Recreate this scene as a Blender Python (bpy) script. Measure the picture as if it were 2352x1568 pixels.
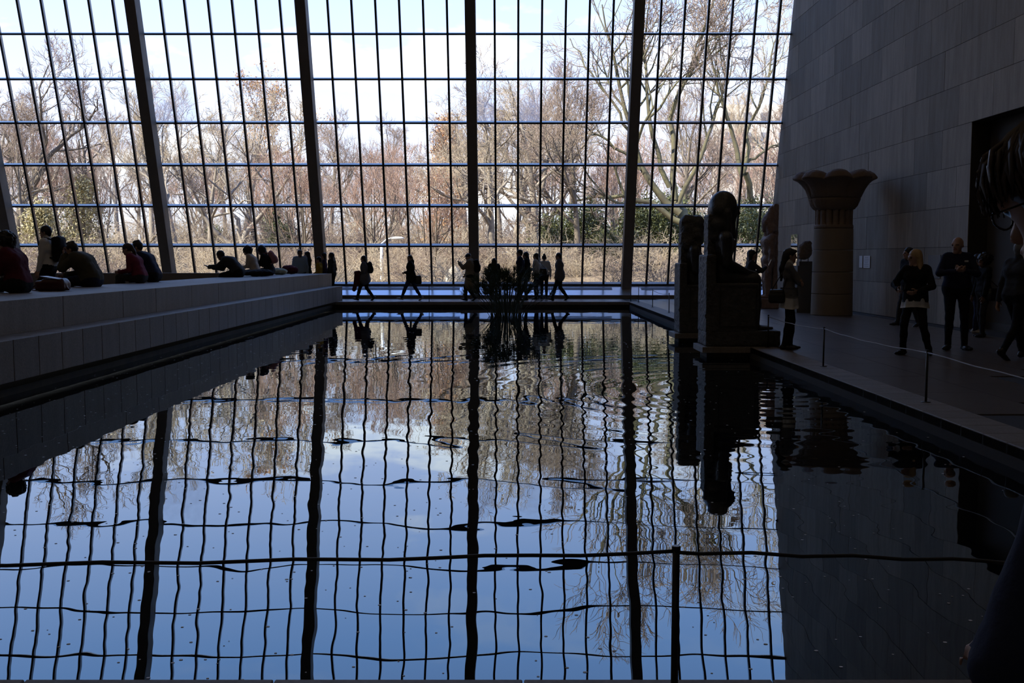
import bpy, bmesh, math, random
import numpy as np
from mathutils import Vector, Matrix

for o in list(bpy.data.objects):
    bpy.data.objects.remove(o)
scene = bpy.context.scene
COL = scene.collection
R = math.radians
rng = random.Random(7)
nrg = np.random.default_rng(11)

# ---------------------------------------------------------------- camera
FPX, PITCH, HCAM = 2350.0, 0.08106, 1.5
cam_d = bpy.data.cameras.new('camera')
cam = bpy.data.objects.new('camera', cam_d)
COL.objects.link(cam)
cam_d.sensor_width = 36.0
cam_d.lens = FPX / 2352.0 * 36.0
cam_d.clip_start, cam_d.clip_end = 0.05, 2000
cam.location = (0, 0, HCAM)
cam.rotation_euler = (math.pi / 2 - PITCH, 0, 0)
scene.camera = cam

def ray(x, y):
    """pixel -> direction with unit forward (world Y) component: (X per m, Z per m)"""
    cx, cy = (x - 1176) / FPX, (784 - y) / FPX
    c, s = math.cos(PITCH), math.sin(PITCH)
    fy = c + cy * s
    fz = -s + cy * c
    return cx / fy, fz / fy

def at_depth(x, y, d):
    rx, rz = ray(x, y)
    return Vector((rx * d, d, HCAM + rz * d))

def on_z(x, y, z):
    rx, rz = ray(x, y)
    return at_depth(x, y, (z - HCAM) / rz)

# ---------------------------------------------------------------- world
def NN(nt, t, **kw):
    n = nt.nodes.new(t)
    for k, v in kw.items():
        setattr(n, k, v)
    return n

world = bpy.data.worlds.new('sky')
scene.world = world
world.use_nodes = True
wt = world.node_tree
wt.nodes.clear()
w_out = NN(wt, 'ShaderNodeOutputWorld')
w_bg = NN(wt, 'ShaderNodeBackground')
w_tc = NN(wt, 'ShaderNodeTexCoord')
w_sep = NN(wt, 'ShaderNodeSeparateXYZ')
w_ramp = NN(wt, 'ShaderNodeValToRGB')
wt.links.new(w_tc.outputs['Generated'], w_sep.inputs[0])
wt.links.new(w_sep.outputs['Z'], w_ramp.inputs[0])
cr = w_ramp.color_ramp
cr.elements[0].position = 0.0
cr.elements[0].color = (0.82, 0.85, 0.94, 1)
cr.elements[1].position = 1.0
cr.elements[1].color = (0.22, 0.42, 1.05, 1)
for p, c in ((0.08, (0.76, 0.82, 1.02, 1)), (0.19, (0.61, 0.73, 1.14, 1)), (0.36, (0.36, 0.66, 1.36, 1)), (0.65, (0.26, 0.46, 1.12, 1))):
    e = cr.elements.new(p)
    e.color = c
w_map = NN(wt, 'ShaderNodeMapping')
w_map.inputs['Scale'].default_value = (1.0, 1.0, 2.6)
w_map.inputs['Location'].default_value = (0.35, 0.0, 0.10)
wt.links.new(w_tc.outputs['Generated'], w_map.inputs[0])
w_noise = NN(wt, 'ShaderNodeTexNoise')
w_noise.inputs['Scale'].default_value = 4.2
w_noise.inputs['Detail'].default_value = 7
w_noise.inputs['Roughness'].default_value = 0.55
wt.links.new(w_map.outputs[0], w_noise.inputs['Vector'])
w_cl = NN(wt, 'ShaderNodeMapRange')
w_cl.inputs['From Min'].default_value = 0.55
w_cl.inputs['From Max'].default_value = 0.64
wt.links.new(w_noise.outputs['Fac'], w_cl.inputs['Value'])
w_mix = NN(wt, 'ShaderNodeMix', data_type='RGBA')
w_mix.inputs['B'].default_value = (1.25, 1.27, 1.32, 1)
w_lo = NN(wt, 'ShaderNodeMapRange')
w_lo.inputs['From Min'].default_value = 0.12
w_lo.inputs['From Max'].default_value = 0.34
w_lo.inputs['To Min'].default_value = 1.0
w_lo.inputs['To Max'].default_value = 0.12
wt.links.new(w_sep.outputs['Z'], w_lo.inputs['Value'])
w_cm = NN(wt, 'ShaderNodeMath', operation='MULTIPLY')
wt.links.new(w_cl.outputs[0], w_cm.inputs[0])
wt.links.new(w_lo.outputs[0], w_cm.inputs[1])
wt.links.new(w_cm.outputs[0], w_mix.inputs['Factor'])
wt.links.new(w_ramp.outputs[0], w_mix.inputs['A'])
wt.links.new(w_mix.outputs['Result'], w_bg.inputs['Color'])
w_bg.inputs['Strength'].default_value = 1.16
wt.links.new(w_bg.outputs[0], w_out.inputs['Surface'])

# ---------------------------------------------------------------- sun (behind the building, on the park trees)
sun_d = bpy.data.lights.new('sun', 'SUN')
sun = bpy.data.objects.new('sun', sun_d)
COL.objects.link(sun)
sun_d.energy = 8.5
sun_d.color = (1.0, 0.94, 0.84)
sun_d.angle = 0.01
sun.rotation_euler = (R(47), 0, R(-58))

scene.view_settings.view_transform = 'Standard'
scene.view_settings.look = 'None'
scene.view_settings.gamma = 1.0
scene.view_settings.use_curve_mapping = False
scene.view_settings.exposure = 0.45

# ---------------------------------------------------------------- helpers
def tag(o, label, cat=None, group=None, kind=None):
    o['label'] = label
    if cat:
        o['category'] = cat
    if group:
        o['group'] = group
    if kind:
        o['kind'] = kind
    return o

def empty(name, loc=(0, 0, 0), rotz=0.0, label=None, cat=None, group=None, kind=None):
    o = bpy.data.objects.new(name, None)
    o.empty_display_size = 0.1
    COL.objects.link(o)
    o.location = loc
    o.rotation_euler = (0, 0, rotz)
    if label:
        tag(o, label, cat, group, kind)
    return o

def link_mesh(name, me, parent=None, loc=None, rot=None, mat=None):
    if mat is not None and not me.materials:
        me.materials.append(mat)
    o = bpy.data.objects.new(name, me)
    COL.objects.link(o)
    if parent:
        o.parent = parent
    if loc is not None:
        o.location = loc
    if rot is not None:
        o.rotation_euler = rot
    return o

def mesh_pd(name, v, f, smooth=False):
    me = bpy.data.meshes.new(name)
    me.from_pydata([tuple(p) for p in v], [], f)
    me.update()
    if smooth:
        me.polygons.foreach_set('use_smooth', [True] * len(me.polygons))
    return me

def np_mesh(name, V, F, smooth=True, mat_idx=None):
    """fast mesh from arrays; F is (n,3) or (n,4)"""
    V = np.asarray(V, dtype=np.float32)
    F = np.asarray(F, dtype=np.int32)
    me = bpy.data.meshes.new(name)
    n, k = F.shape
    me.vertices.add(len(V))
    me.vertices.foreach_set('co', V.ravel())
    me.loops.add(n * k)
    me.loops.foreach_set('vertex_index', F.ravel())
    me.polygons.add(n)
    me.polygons.foreach_set('loop_start', np.arange(0, n * k, k, dtype=np.int32))
    if smooth:
        me.polygons.foreach_set('use_smooth', np.ones(n, dtype=bool))
    if mat_idx is not None:
        me.polygons.foreach_set('material_index', np.asarray(mat_idx, dtype=np.int32))
    me.update(calc_edges=True)
    me.validate()
    return me

def box_mesh(name, x0, x1, y0, y1, z0, z1, bev=0.0):
    bm = bmesh.new()
    bmesh.ops.create_cube(bm, size=1.0)
    for v in bm.verts:
        v.co = Vector(((x0 + x1) / 2 + v.co.x * (x1 - x0), (y0 + y1) / 2 + v.co.y * (y1 - y0), (z0 + z1) / 2 + v.co.z * (z1 - z0)))
    if bev > 0:
        bmesh.ops.bevel(bm, geom=bm.edges[:], offset=bev, segments=1, affect='EDGES')
    me = bpy.data.meshes.new(name)
    bm.to_mesh(me)
    bm.free()
    return me

def box(name, x0, x1, y0, y1, z0, z1, mat, parent=None, bev=0.0):
    """box object whose origin sits at the middle of its underside"""
    cx, cy = (x0 + x1) / 2, (y0 + y1) / 2
    me = box_mesh(name, x0 - cx, x1 - cx, y0 - cy, y1 - cy, 0, z1 - z0, bev)
    return link_mesh(name, me, parent, (cx, cy, z0), mat=mat)

_cache = {}
def cbox(name, sx, sy, sz, mat, parent, loc, bev=0.0):
    """box with shared mesh data, origin at its centre"""
    key = (round(sx, 4), round(sy, 4), round(sz, 4), mat.name, bev)
    if key not in _cache:
        me = box_mesh(name, -sx / 2, sx / 2, -sy / 2, sy / 2, -sz / 2, sz / 2, bev)
        me.materials.append(mat)
        _cache[key] = me
    return link_mesh(name, _cache[key], parent, loc)

def tube_arrays(paths, sides=6, caps=True):
    """paths: list of (pts Nx3, radii N) -> V,F(quads)"""
    Vs, Fs, base = [], [], 0
    ang = np.arange(sides) / sides * 2 * np.pi
    ca, sa = np.cos(ang), np.sin(ang)
    for pts, rad in paths:
        pts = np.asarray(pts, float)
        n = len(pts)
        rad = np.broadcast_to(np.asarray(rad, float), (n,))
        T = np.gradient(pts, axis=0)
        T /= np.linalg.norm(T, axis=1)[:, None] + 1e-9
        ref = np.array([0.0, 0, 1]) if abs(T[0, 2]) < 0.9 else np.array([1.0, 0, 0])
        A = np.cross(T, ref)
        A /= np.linalg.norm(A, axis=1)[:, None] + 1e-9
        B = np.cross(T, A)
        V = pts[:, None, :] + rad[:, None, None] * (ca[None, :, None] * A[:, None, :] + sa[None, :, None] * B[:, None, :])
        Vs.append(V.reshape(-1, 3))
        i = np.arange(n - 1)[:, None] * sides
        j = np.arange(sides)[None, :]
        j2 = (j + 1) % sides
        q = np.stack([i + j, i + j2, i + sides + j2, i + sides + j], -1).reshape(-1, 4) + base
        Fs.append(q)
        base += n * sides
        if caps:
            for off, sgn in ((0, 1), ((n - 1) * sides, -1)):
                c = pts[0] if off == 0 else pts[-1]
                Vs.append(c[None])
                k = base
                base += 1
                st = base - 1 - n * sides - (0 if off == 0 else 1)
                jj = np.arange(sides)
                a, b = st + off + jj, st + off + (jj + 1) % sides
                tri = np.stack([a, b, np.full(sides, k), np.full(sides, k)], -1)
                Fs.append(tri)
    return np.concatenate(Vs), np.concatenate(Fs)

def quads_to_mesh(name, V, F, smooth=True, mats=()):
    """F quads where degenerate quads (c==d) are triangles"""
    deg = F[:, 2] == F[:, 3]
    faces = [tuple(int(i) for i in q) for q in F[~deg]] + [tuple(int(i) for i in q[:3]) for q in F[deg]]
    me = bpy.data.meshes.new(name)
    me.from_pydata(V.tolist(), [], faces)
    if smooth:
        me.polygons.foreach_set('use_smooth', [True] * len(me.polygons))
    for m in mats:
        me.materials.append(m)
    me.update()
    return me

def tube(name, paths, mat, parent=None, sides=6, loc=None):
    V, F = tube_arrays(paths, sides)
    me = quads_to_mesh(name, V, F, True, [mat])
    return link_mesh(name, me, parent, loc)

def lathe_mesh(name, prof, seg=32, mat=None, smooth=True):
    """prof: list of (r,z)"""
    V, F = [], []
    for r, z in prof:
        for k in range(seg):
            a = 2 * math.pi * k / seg
            V.append((r * math.cos(a), r * math.sin(a), z))
    for i in range(len(prof) - 1):
        for k in range(seg):
            k2 = (k + 1) % seg
            F.append((i * seg + k, i * seg + k2, (i + 1) * seg + k2, (i + 1) * seg + k))
    F.append(tuple(range(seg - 1, -1, -1)))
    F.append(tuple((len(prof) - 1) * seg + k for k in range(seg)))
    me = mesh_pd(name, V, F, False)
    if smooth:
        for p in me.polygons:
            p.use_smooth = len(p.vertices) == 4
    if mat:
        me.materials.append(mat)
    return me

# ---------------------------------------------------------------- materials
MAT = {}
def principled(name, col, rough=0.6, metal=0.0, spec=0.5, noise=None, bump=None, coat=0.0):
    """noise=(scale, amount, col2) mottles the colour; bump=(scale, dist) adds fine relief"""
    m = bpy.data.materials.new(name)
    m.use_nodes = True
    nt = m.node_tree
    b = nt.nodes['Principled BSDF']
    b.inputs['Base Color'].default_value = (*col, 1)
    b.inputs['Roughness'].default_value = rough
    b.inputs['Metallic'].default_value = metal
    b.inputs['Specular IOR Level'].default_value = spec
    if noise or bump:
        tc = NN(nt, 'ShaderNodeTexCoord')
    if noise:
        sc, amt, c2 = noise
        nz = NN(nt, 'ShaderNodeTexNoise')
        nz.inputs['Scale'].default_value = sc
        nz.inputs['Detail'].default_value = 6
        nz.inputs['Roughness'].default_value = 0.65
        nt.links.new(tc.outputs['Object'], nz.inputs['Vector'])
        mr = NN(nt, 'ShaderNodeMapRange')
        mr.inputs['From Min'].default_value = 0.35
        mr.inputs['From Max'].default_value = 0.68
        mr.inputs['To Max'].default_value = amt
        nt.links.new(nz.outputs['Fac'], mr.inputs['Value'])
        mx = NN(nt, 'ShaderNodeMix', data_type='RGBA')
        mx.inputs['A'].default_value = (*col, 1)
        mx.inputs['B'].default_value = (*c2, 1)
        nt.links.new(mr.outputs[0], mx.inputs['Factor'])
        nt.links.new(mx.outputs['Result'], b.inputs['Base Color'])
    if bump:
        sc, dist = bump
        nb = NN(nt, 'ShaderNodeTexNoise')
        nb.inputs['Scale'].default_value = sc
        nb.inputs['Detail'].default_value = 5
        nt.links.new(tc.outputs['Object'], nb.inputs['Vector'])
        bp = NN(nt, 'ShaderNodeBump')
        bp.inputs['Distance'].default_value = dist
        nt.links.new(nb.outputs['Fac'], bp.inputs['Height'])
        nt.links.new(bp.outputs[0], b.inputs['Normal'])
    MAT[name] = m
    return m

def stone_blocks(name, col, col2, rough, vary=0.25, streak=0.3):
    """dressed stone: each block its own tone (object random), vertical saw streaks, mottling"""
    m = bpy.data.materials.new(name)
    m.use_nodes = True
    nt = m.node_tree
    b = nt.nodes['Principled BSDF']
    b.inputs['Roughness'].default_value = rough
    oi = NN(nt, 'ShaderNodeObjectInfo')
    tc = NN(nt, 'ShaderNodeNewGeometry')
    mp = NN(nt, 'ShaderNodeMapping')
    mp.inputs['Scale'].default_value = (5.0, 5.0, 0.7)
    nt.links.new(tc.outputs['Position'], mp.inputs[0])
    n1 = NN(nt, 'ShaderNodeTexNoise')
    n1.inputs['Scale'].default_value = 1.0
    n1.inputs['Detail'].default_value = 8
    n1.inputs['Roughness'].default_value = 0.7
    nt.links.new(mp.outputs[0], n1.inputs['Vector'])
    n2 = NN(nt, 'ShaderNodeTexNoise')
    n2.inputs['Scale'].default_value = 40
    n2.inputs['Detail'].default_value = 4
    nt.links.new(tc.outputs['Position'], n2.inputs['Vector'])
    mx = NN(nt, 'ShaderNodeMix', data_type='RGBA')
    mx.inputs['A'].default_value = (*col, 1)
    mx.inputs['B'].default_value = (*col2, 1)
    mr = NN(nt, 'ShaderNodeMapRange')
    mr.inputs['From Min'].default_value = 0.3
    mr.inputs['From Max'].default_value = 0.7
    nt.links.new(n1.outputs['Fac'], mr.inputs['Value'])
    nt.links.new(mr.outputs[0], mx.inputs['Factor'])
    val = NN(nt, 'ShaderNodeMath', operation='MULTIPLY_ADD')
    nt.links.new(oi.outputs['Random'], val.inputs[0])
    val.inputs[1].default_value = vary
    val.inputs[2].default_value = 1.0 - vary / 2
    g = NN(nt, 'ShaderNodeMath', operation='MULTIPLY_ADD')
    nt.links.new(n2.outputs['Fac'], g.inputs[0])
    g.inputs[1].default_value = streak
    g.inputs[2].default_value = 1.0 - streak / 2
    pr = NN(nt, 'ShaderNodeMath', operation='MULTIPLY')
    nt.links.new(val.outputs[0], pr.inputs[0])
    nt.links.new(g.outputs[0], pr.inputs[1])
    sc = NN(nt, 'ShaderNodeVectorMath', operation='SCALE')
    nt.links.new(mx.outputs['Result'], sc.inputs[0])
    nt.links.new(pr.outputs[0], sc.inputs['Scale'])
    nt.links.new(sc.outputs[0], b.inputs['Base Color'])
    bp = NN(nt, 'ShaderNodeBump')
    bp.inputs['Distance'].default_value = 0.002
    nt.links.new(n2.outputs['Fac'], bp.inputs['Height'])
    nt.links.new(bp.outputs[0], b.inputs['Normal'])
    MAT[name] = m
    return m

stone_blocks('limestone', (0.285, 0.235, 0.18), (0.43, 0.37, 0.295), 0.75, 0.45, 0.25)
stone_blocks('granite', (0.17, 0.143, 0.118), (0.23, 0.197, 0.165), 0.6, 0.15, 0.7)
stone_blocks('paving', (0.11, 0.09, 0.075), (0.15, 0.125, 0.105), 0.30, 0.2, 0.3)
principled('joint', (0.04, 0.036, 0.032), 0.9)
principled('pool_wall', (0.05, 0.05, 0.045), 0.85, noise=(3, 0.8, (0.09, 0.085, 0.06)))
principled('plaster', (0.58, 0.54, 0.48), 0.9)
principled('ceiling', (0.66, 0.62, 0.56), 0.9)
principled('bronze_frame', (0.05, 0.05, 0.055), 0.22, 0.0, 1.0)
principled('column_stone', (0.22, 0.185, 0.145), 0.6, noise=(6, 0.5, (0.27, 0.23, 0.185)))
principled('apron', (0.72, 0.73, 0.75), 0.2, 0.55, 0.8)
principled('grille', (0.16, 0.17, 0.20), 0.5, 0.0)
principled('post_metal', (0.06, 0.058, 0.055), 0.35, 0.7)
principled('rope', (0.42, 0.43, 0.45), 0.7)
principled('dark_stone', (0.030, 0.030, 0.030), 0.38, noise=(9, 0.6, (0.055, 0.053, 0.05)), bump=(25, 0.01))
principled('dark_stone_rough', (0.05, 0.049, 0.046), 0.6, noise=(12, 0.7, (0.10, 0.10, 0.095)), bump=(18, 0.03))
principled('red_granite', (0.24, 0.15, 0.115), 0.6, noise=(10, 0.8, (0.33, 0.23, 0.18)), bump=(20, 0.02))
principled('sandstone', (0.21, 0.15, 0.105), 0.8, noise=(7, 0.7, (0.20, 0.14, 0.10)), bump=(15, 0.02))
principled('drum', (0.25, 0.195, 0.135), 0.75, noise=(4, 0.5, (0.21, 0.16, 0.11)))
principled('pedestal', (0.11, 0.10, 0.09), 0.6)
principled('label_white', (0.9, 0.9, 0.9), 0.5)
principled('label_grey', (0.16, 0.165, 0.175), 0.5)
principled('mirror_panel', (0.92, 0.92, 0.92), 0.02, 1.0)
principled('door_dark', (0.05, 0.045, 0.04), 0.5)
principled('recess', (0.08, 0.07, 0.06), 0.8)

def glass_mat(name, fog=0.0):
    m = bpy.data.materials.new(name)
    m.use_nodes = True
    nt = m.node_tree
    nt.nodes.clear()
    out = NN(nt, 'ShaderNodeOutputMaterial')
    tr = NN(nt, 'ShaderNodeBsdfTransparent')
    tr.inputs['Color'].default_value = (0.985, 0.995, 0.99, 1)
    gl = NN(nt, 'ShaderNodeBsdfGlossy')
    gl.inputs['Roughness'].default_value = 0.0
    fr = NN(nt, 'ShaderNodeFresnel')
    fr.inputs['IOR'].default_value = 1.25
    mx = NN(nt, 'ShaderNodeMixShader')
    nt.links.new(fr.outputs[0], mx.inputs[0])
    nt.links.new(tr.outputs[0], mx.inputs[1])
    nt.links.new(gl.outputs[0], mx.inputs[2])
    last = mx
    if fog:
        df = NN(nt, 'ShaderNodeBsdfTranslucent')
        df.inputs['Color'].default_value = (0.85, 0.87, 0.9, 1)
        tc = NN(nt, 'ShaderNodeTexCoord')
        nz = NN(nt, 'ShaderNodeTexNoise')
        nz.inputs['Scale'].default_value = 3.0
        nt.links.new(tc.outputs['Object'], nz.inputs['Vector'])
        sp = NN(nt, 'ShaderNodeSeparateXYZ')
        nt.links.new(tc.outputs['Object'], sp.inputs[0])
        ma = NN(nt, 'ShaderNodeMath', operation='MULTIPLY_ADD')
        nt.links.new(sp.outputs['Y'], ma.inputs[0])
        ma.inputs[1].default_value = -0.4
        nt.links.new(nz.outputs['Fac'], ma.inputs[2])
        mr = NN(nt, 'ShaderNodeMapRange')
        mr.inputs['From Min'].default_value = 0.1
        mr.inputs['From Max'].default_value = 0.8
        mr.inputs['To Max'].default_value = fog
        nt.links.new(ma.outputs[0], mr.inputs['Value'])
        m2 = NN(nt, 'ShaderNodeMixShader')
        nt.links.new(mr.outputs[0], m2.inputs[0])
        nt.links.new(mx.outputs[0], m2.inputs[1])
        nt.links.new(df.outputs[0], m2.inputs[2])
        last = m2
    nt.links.new(last.outputs[0], out.inputs['Surface'])
    MAT[name] = m
    return m
glass_mat('glass')
glass_mat('glass_fogged', 0.22)

def water_mat():
    m = bpy.data.materials.new('water')
    m.use_nodes = True
    nt = m.node_tree
    nt.nodes.clear()
    out = NN(nt, 'ShaderNodeOutputMaterial')
    df = NN(nt, 'ShaderNodeBsdfDiffuse')
    df.inputs['Color'].default_value = (0.004, 0.005, 0.008, 1)
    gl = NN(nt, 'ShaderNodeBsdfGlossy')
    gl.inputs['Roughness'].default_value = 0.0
    gl.inputs['Color'].default_value = (0.88, 0.97, 1.0, 1)  # blue of the mirrored sky put into the reflection colour
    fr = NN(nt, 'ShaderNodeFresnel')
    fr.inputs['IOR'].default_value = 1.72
    mx = NN(nt, 'ShaderNodeMixShader')
    geo = NN(nt, 'ShaderNodeNewGeometry')
    def noise(scale, detail, stretch=(1, 1, 1)):
        mp = NN(nt, 'ShaderNodeMapping')
        mp.inputs['Scale'].default_value = stretch
        nt.links.new(geo.outputs['Position'], mp.inputs[0])
        n = NN(nt, 'ShaderNodeTexNoise')
        n.inputs['Scale'].default_value = scale
        n.inputs['Detail'].default_value = detail
        nt.links.new(mp.outputs[0], n.inputs['Vector'])
        return n.outputs['Fac']
    def mul(a, k):
        n = NN(nt, 'ShaderNodeMath', operation='MULTIPLY')
        nt.links.new(a, n.inputs[0])
        if isinstance(k, float):
            n.inputs[1].default_value = k
        else:
            nt.links.new(k, n.inputs[1])
        return n.outputs[0]
    def add(a, c):
        n = NN(nt, 'ShaderNodeMath', operation='ADD')
        nt.links.new(a, n.inputs[0])
        nt.links.new(c, n.inputs[1])
        return n.outputs[0]
    h = mul(noise(1.1, 1.0), 0.0012)
    h = add(h, mul(noise(3.2, 0.0), 0.0006))
    h = add(h, mul(noise(6.0, 0.0), 0.00016))
    # rings spreading from the place where water trickles in beside the statues
    def rings(cx, cy, freq, amp, fall):
        v = NN(nt, 'ShaderNodeVectorMath', operation='DISTANCE')
        nt.links.new(geo.outputs['Position'], v.inputs[0])
        v.inputs[1].default_value = (cx, cy, -0.19)
        d = v.outputs['Value']
        s = NN(nt, 'ShaderNodeMath', operation='SINE')
        nt.links.new(mul(d, freq), s.inputs[0])
        e = NN(nt, 'ShaderNodeMath', operation='POWER')
        e.inputs[0].default_value = 2.71828
        nt.links.new(mul(d, -1.0 / fall), e.inputs[1])
        return mul(mul(s.outputs[0], e.outputs[0]), amp)
    h = add(h, rings(3.3, 13.1, 17.0, 0.0016, 2.2))
    h = add(h, rings(3.3, 13.1, 9.0, 0.0009, 6.0))
    bp = NN(nt, 'ShaderNodeBump')
    bp.inputs['Strength'].default_value = 1.0
    bp.inputs['Distance'].default_value = 1.0
    nt.links.new(h, bp.inputs['Height'])
    nt.links.new(bp.outputs[0], gl.inputs['Normal'])
    nt.links.new(fr.outputs[0], mx.inputs[0])
    nt.links.new(df.outputs[0], mx.inputs[1])
    nt.links.new(gl.outputs[0], mx.inputs[2])
    nt.links.new(mx.outputs[0], out.inputs['Surface'])
    MAT['water'] = m
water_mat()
# ================================================================ the setting
XW = 9.72            # right wall
KX = 4.05            # pool edge, right
KY = 35.35           # pool edge, far
KY0 = 3.55           # pool edge, near
BX1, BX2, BX3 = -6.09, -6.54, -8.5   # stepped bench faces, left
BEND = 36.75
ZS1, ZS2 = 0.51, 0.955
WZ = -0.19           # water level
GD, GA, GZ, GP = 39.40, 0.32045, 0.56, 1.5393   # glass foot, lean, sill height, pane pitch
GROWS = 10
CEIL = GZ + GROWS * GP * math.cos(GA)
XL = -24.45
FILL_W = 12.0

def glass_y(z):
    return GD - (z - GZ) * math.tan(GA)

# floors ---------------------------------------------------------
fl = box('floor', KX, XW + 0.6, -9, 38.2, -0.5, -0.012, MAT['joint'])
tag(fl, 'dark polished stone paving along the right wall beside the pool', 'floor', kind='structure')
sw, sl = 0.80, 1.60
cnt = 0
nx = int((XW - KX - 0.44) / sw)
for i in range(nx):
    xa = KX + 0.44 + i * sw
    y = 8.2 - (0.8 if i % 2 else 0)
    while y < 36.4 and cnt < 290:
        # build only slabs that stand inside the view
        c = Vector((xa + sw / 2, y + sl / 2))
        if c.x / c.y < 0.53:
            cbox('paving_slab', sw - 0.008, sl - 0.008, 0.03, MAT['paving'], fl, (xa + sw / 2 - fl.location.x, y + sl / 2 - fl.location.y, 0.5 - 0.015 ))
            cnt += 1
        y += sl
ff = box('floor_far', XL, KX, KY + 0.44, 38.2, -0.5, 0.0, MAT['paving'])
tag(ff, 'polished walkway between the far pool edge and the window', 'floor', kind='structure')
fn = box('floor_near', XL, KX, -9, KY0 - 0.44, -0.5, 0.0, MAT['paving'])
tag(fn, 'paving on the near side of the pool', 'floor', kind='structure')
pf = box('floor_plaza', XL, BX3, 3.0, 36.4, -0.5, 0.30, MAT['paving'])
tag(pf, 'raised stone plaza behind the stepped bench', 'floor', kind='structure')

# pool -----------------------------------------------------------
basin = box('pool_basin', BX2, KX + 0.12, KY0 - 0.12, KY + 0.12, -0.62, -0.6, MAT['pool_wall'])
tag(basin, 'dark sunken basin of the reflecting pool', 'pool basin', kind='structure')
bo = basin.location
for nm, x0, x1, y0, y1 in (('side_wall', KX + 0.10, KX + 0.44, KY0 - 0.2, KY + 0.44), ('side_wall', BX2, KX + 0.44, KY + 0.10, KY + 0.44), ('side_wall', BX2, KX + 0.44, KY0 - 0.44, KY0 - 0.10), ('side_wall', BX2 - 0.2, BX1 - 0.12, KY0 - 0.44, KY + 0.2)):
    o = box(nm, x0, x1, y0, y1, -0.62, -0.10, MAT['pool_wall'], basin)
    o.location = Vector(o.location) - bo
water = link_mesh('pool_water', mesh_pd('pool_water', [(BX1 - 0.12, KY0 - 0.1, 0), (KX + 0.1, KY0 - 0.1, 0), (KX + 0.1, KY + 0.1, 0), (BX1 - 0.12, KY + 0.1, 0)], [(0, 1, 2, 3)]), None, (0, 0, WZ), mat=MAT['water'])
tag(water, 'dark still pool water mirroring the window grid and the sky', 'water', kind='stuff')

def kerb(name, label, a, b, axis, inner, outer, step):
    """row of kerb stones from a to b along axis"""
    k = empty(name, ((inner + outer) / 2, (a + b) / 2, -0.10) if axis == 'y' else ((a + b) / 2, (inner + outer) / 2, -0.10), 0, label, 'kerb', kind='structure')
    n = max(1, round((b - a) / step))
    st = (b - a) / n
    for i in range(n):
        p = a + (i + 0.5) * st - (a + b) / 2
        if axis == 'y':
            cbox('kerb_stone', abs(outer - inner), st - 0.006, 0.10, MAT['granite'], k, (0, p, 0.05), 0.004)
        else:
            cbox('kerb_stone', st - 0.006, abs(outer - inner), 0.10, MAT['granite'], k, (p, 0, 0.05), 0.004)
kerb('kerb_right', 'pale granite kerb edging the pool on the right', KY0, KY, 'y', KX, KX + 0.44, 0.43)
kerb('kerb_far', 'granite kerb at the far end of the pool', BX1 + 0.005, KX + 0.44, 'x', KY, KY + 0.44, 0.6)
kerb('kerb_near', 'granite kerb along the near edge of the pool', BX1 - 0.1, KX + 0.44, 'x', KY0 - 0.44, KY0, 0.9)

# stepped bench ---------------------------------------------------
bench = empty('stepped_bench', ((BX1 + BX3) / 2, 20, 0), 0, 'long two-stepped grey granite bench running along the left of the pool', 'bench')
bl = Vector(bench.location)
def bpart(nm, *a, **k):
    o = box(nm, *a, parent=bench, **k)
    o.location = Vector(o.location) - bl
    return o
bpart('core', BX2 - 0.06, BX1 - 0.03, 2.5, BEND - 0.02, 0.005, ZS1 - 0.02, MAT['joint'])
bpart('core', BX3 + 0.02, BX2 - 0.03, 2.5, BEND + 0.43, 0.005, ZS2 - 0.02, MAT['joint'])
y = 3.0
k = 0
while y < BEND - 0.05:
    st = 0.675 if y + 0.675 < BEND - 0.3 else BEND - y
    cbox('step_stone', 0.5, st - 0.012, ZS1, MAT['granite'], bench, (BX1 - 0.25 - bl.x, y + st / 2 - bl.y, ZS1 / 2), 0.004)
    y += st
y = 3.0
lens = [2.1, 1.9, 2.3, 1.6]
while y < BEND + 0.40:
    st = lens[k % 4]
    k += 1
    if y + st > BEND + 0.1:
        st = BEND + 0.45 - y
    cbox('seat_stone', abs(BX3 - BX2), st - 0.014, ZS2 - ZS1, MAT['granite'], bench, ((BX2 + BX3) / 2 - bl.x, y + st / 2 - bl.y, (ZS1 + ZS2) / 2), 0.004)
    y += st
par = box('parapet', XL, BX3 - 0.01, 36.6, 37.1, 0.30, 0.975, MAT['column_stone'])
tag(par, 'low dark stone parapet in front of the window at the far side of the plaza', 'parapet', kind='structure')

# window apron ----------------------------------------------------
apr = empty('window_apron', (-7, 38.5, 0), 0, 'low sloped polished ledge under the window with air grilles', 'ledge', kind='structure')
al = Vector(apr.location)
AX0, AX1 = XL, XW
AY0, AZ0, AY1, AZ1 = 38.15, 0.135, 38.98, 0.47
me = mesh_pd('slope', [(AX0, AY0, AZ0), (AX1, AY0, AZ0), (AX1, AY1, AZ1), (AX0, AY1, AZ1), (AX0, AY0, -0.4), (AX1, AY0, -0.4), (AX1, AY1 + 0.6, -0.4), (AX0, AY1 + 0.6, -0.4), (AX0, AY1 + 0.6, AZ1), (AX1, AY1 + 0.6, AZ1)],
             [(0, 1, 2, 3), (4, 5, 1, 0), (3, 2, 9, 8), (7, 8, 9, 6), (5, 6, 9, 2, 1), (4, 0, 3, 8, 7), (4, 7, 6, 5)])
o = link_mesh('slope', me, apr, -al, mat=MAT['apron'])
o = box('riser', AX0, AX1, AY0 - 0.03, AY0 + 0.002, 0.0, AZ0 - 0.005, MAT['column_stone'], apr)
o.location = Vector(o.location) - al
o = box('sill', AX0, AX1, GD - 0.45, GD + 0.12, AZ1 + 0.002, GZ - 0.03, MAT['bronze_frame'], apr)
o.location = Vector(o.location) - al
sl_a = math.atan2(AZ1 - AZ0, AY1 - AY0)
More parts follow.
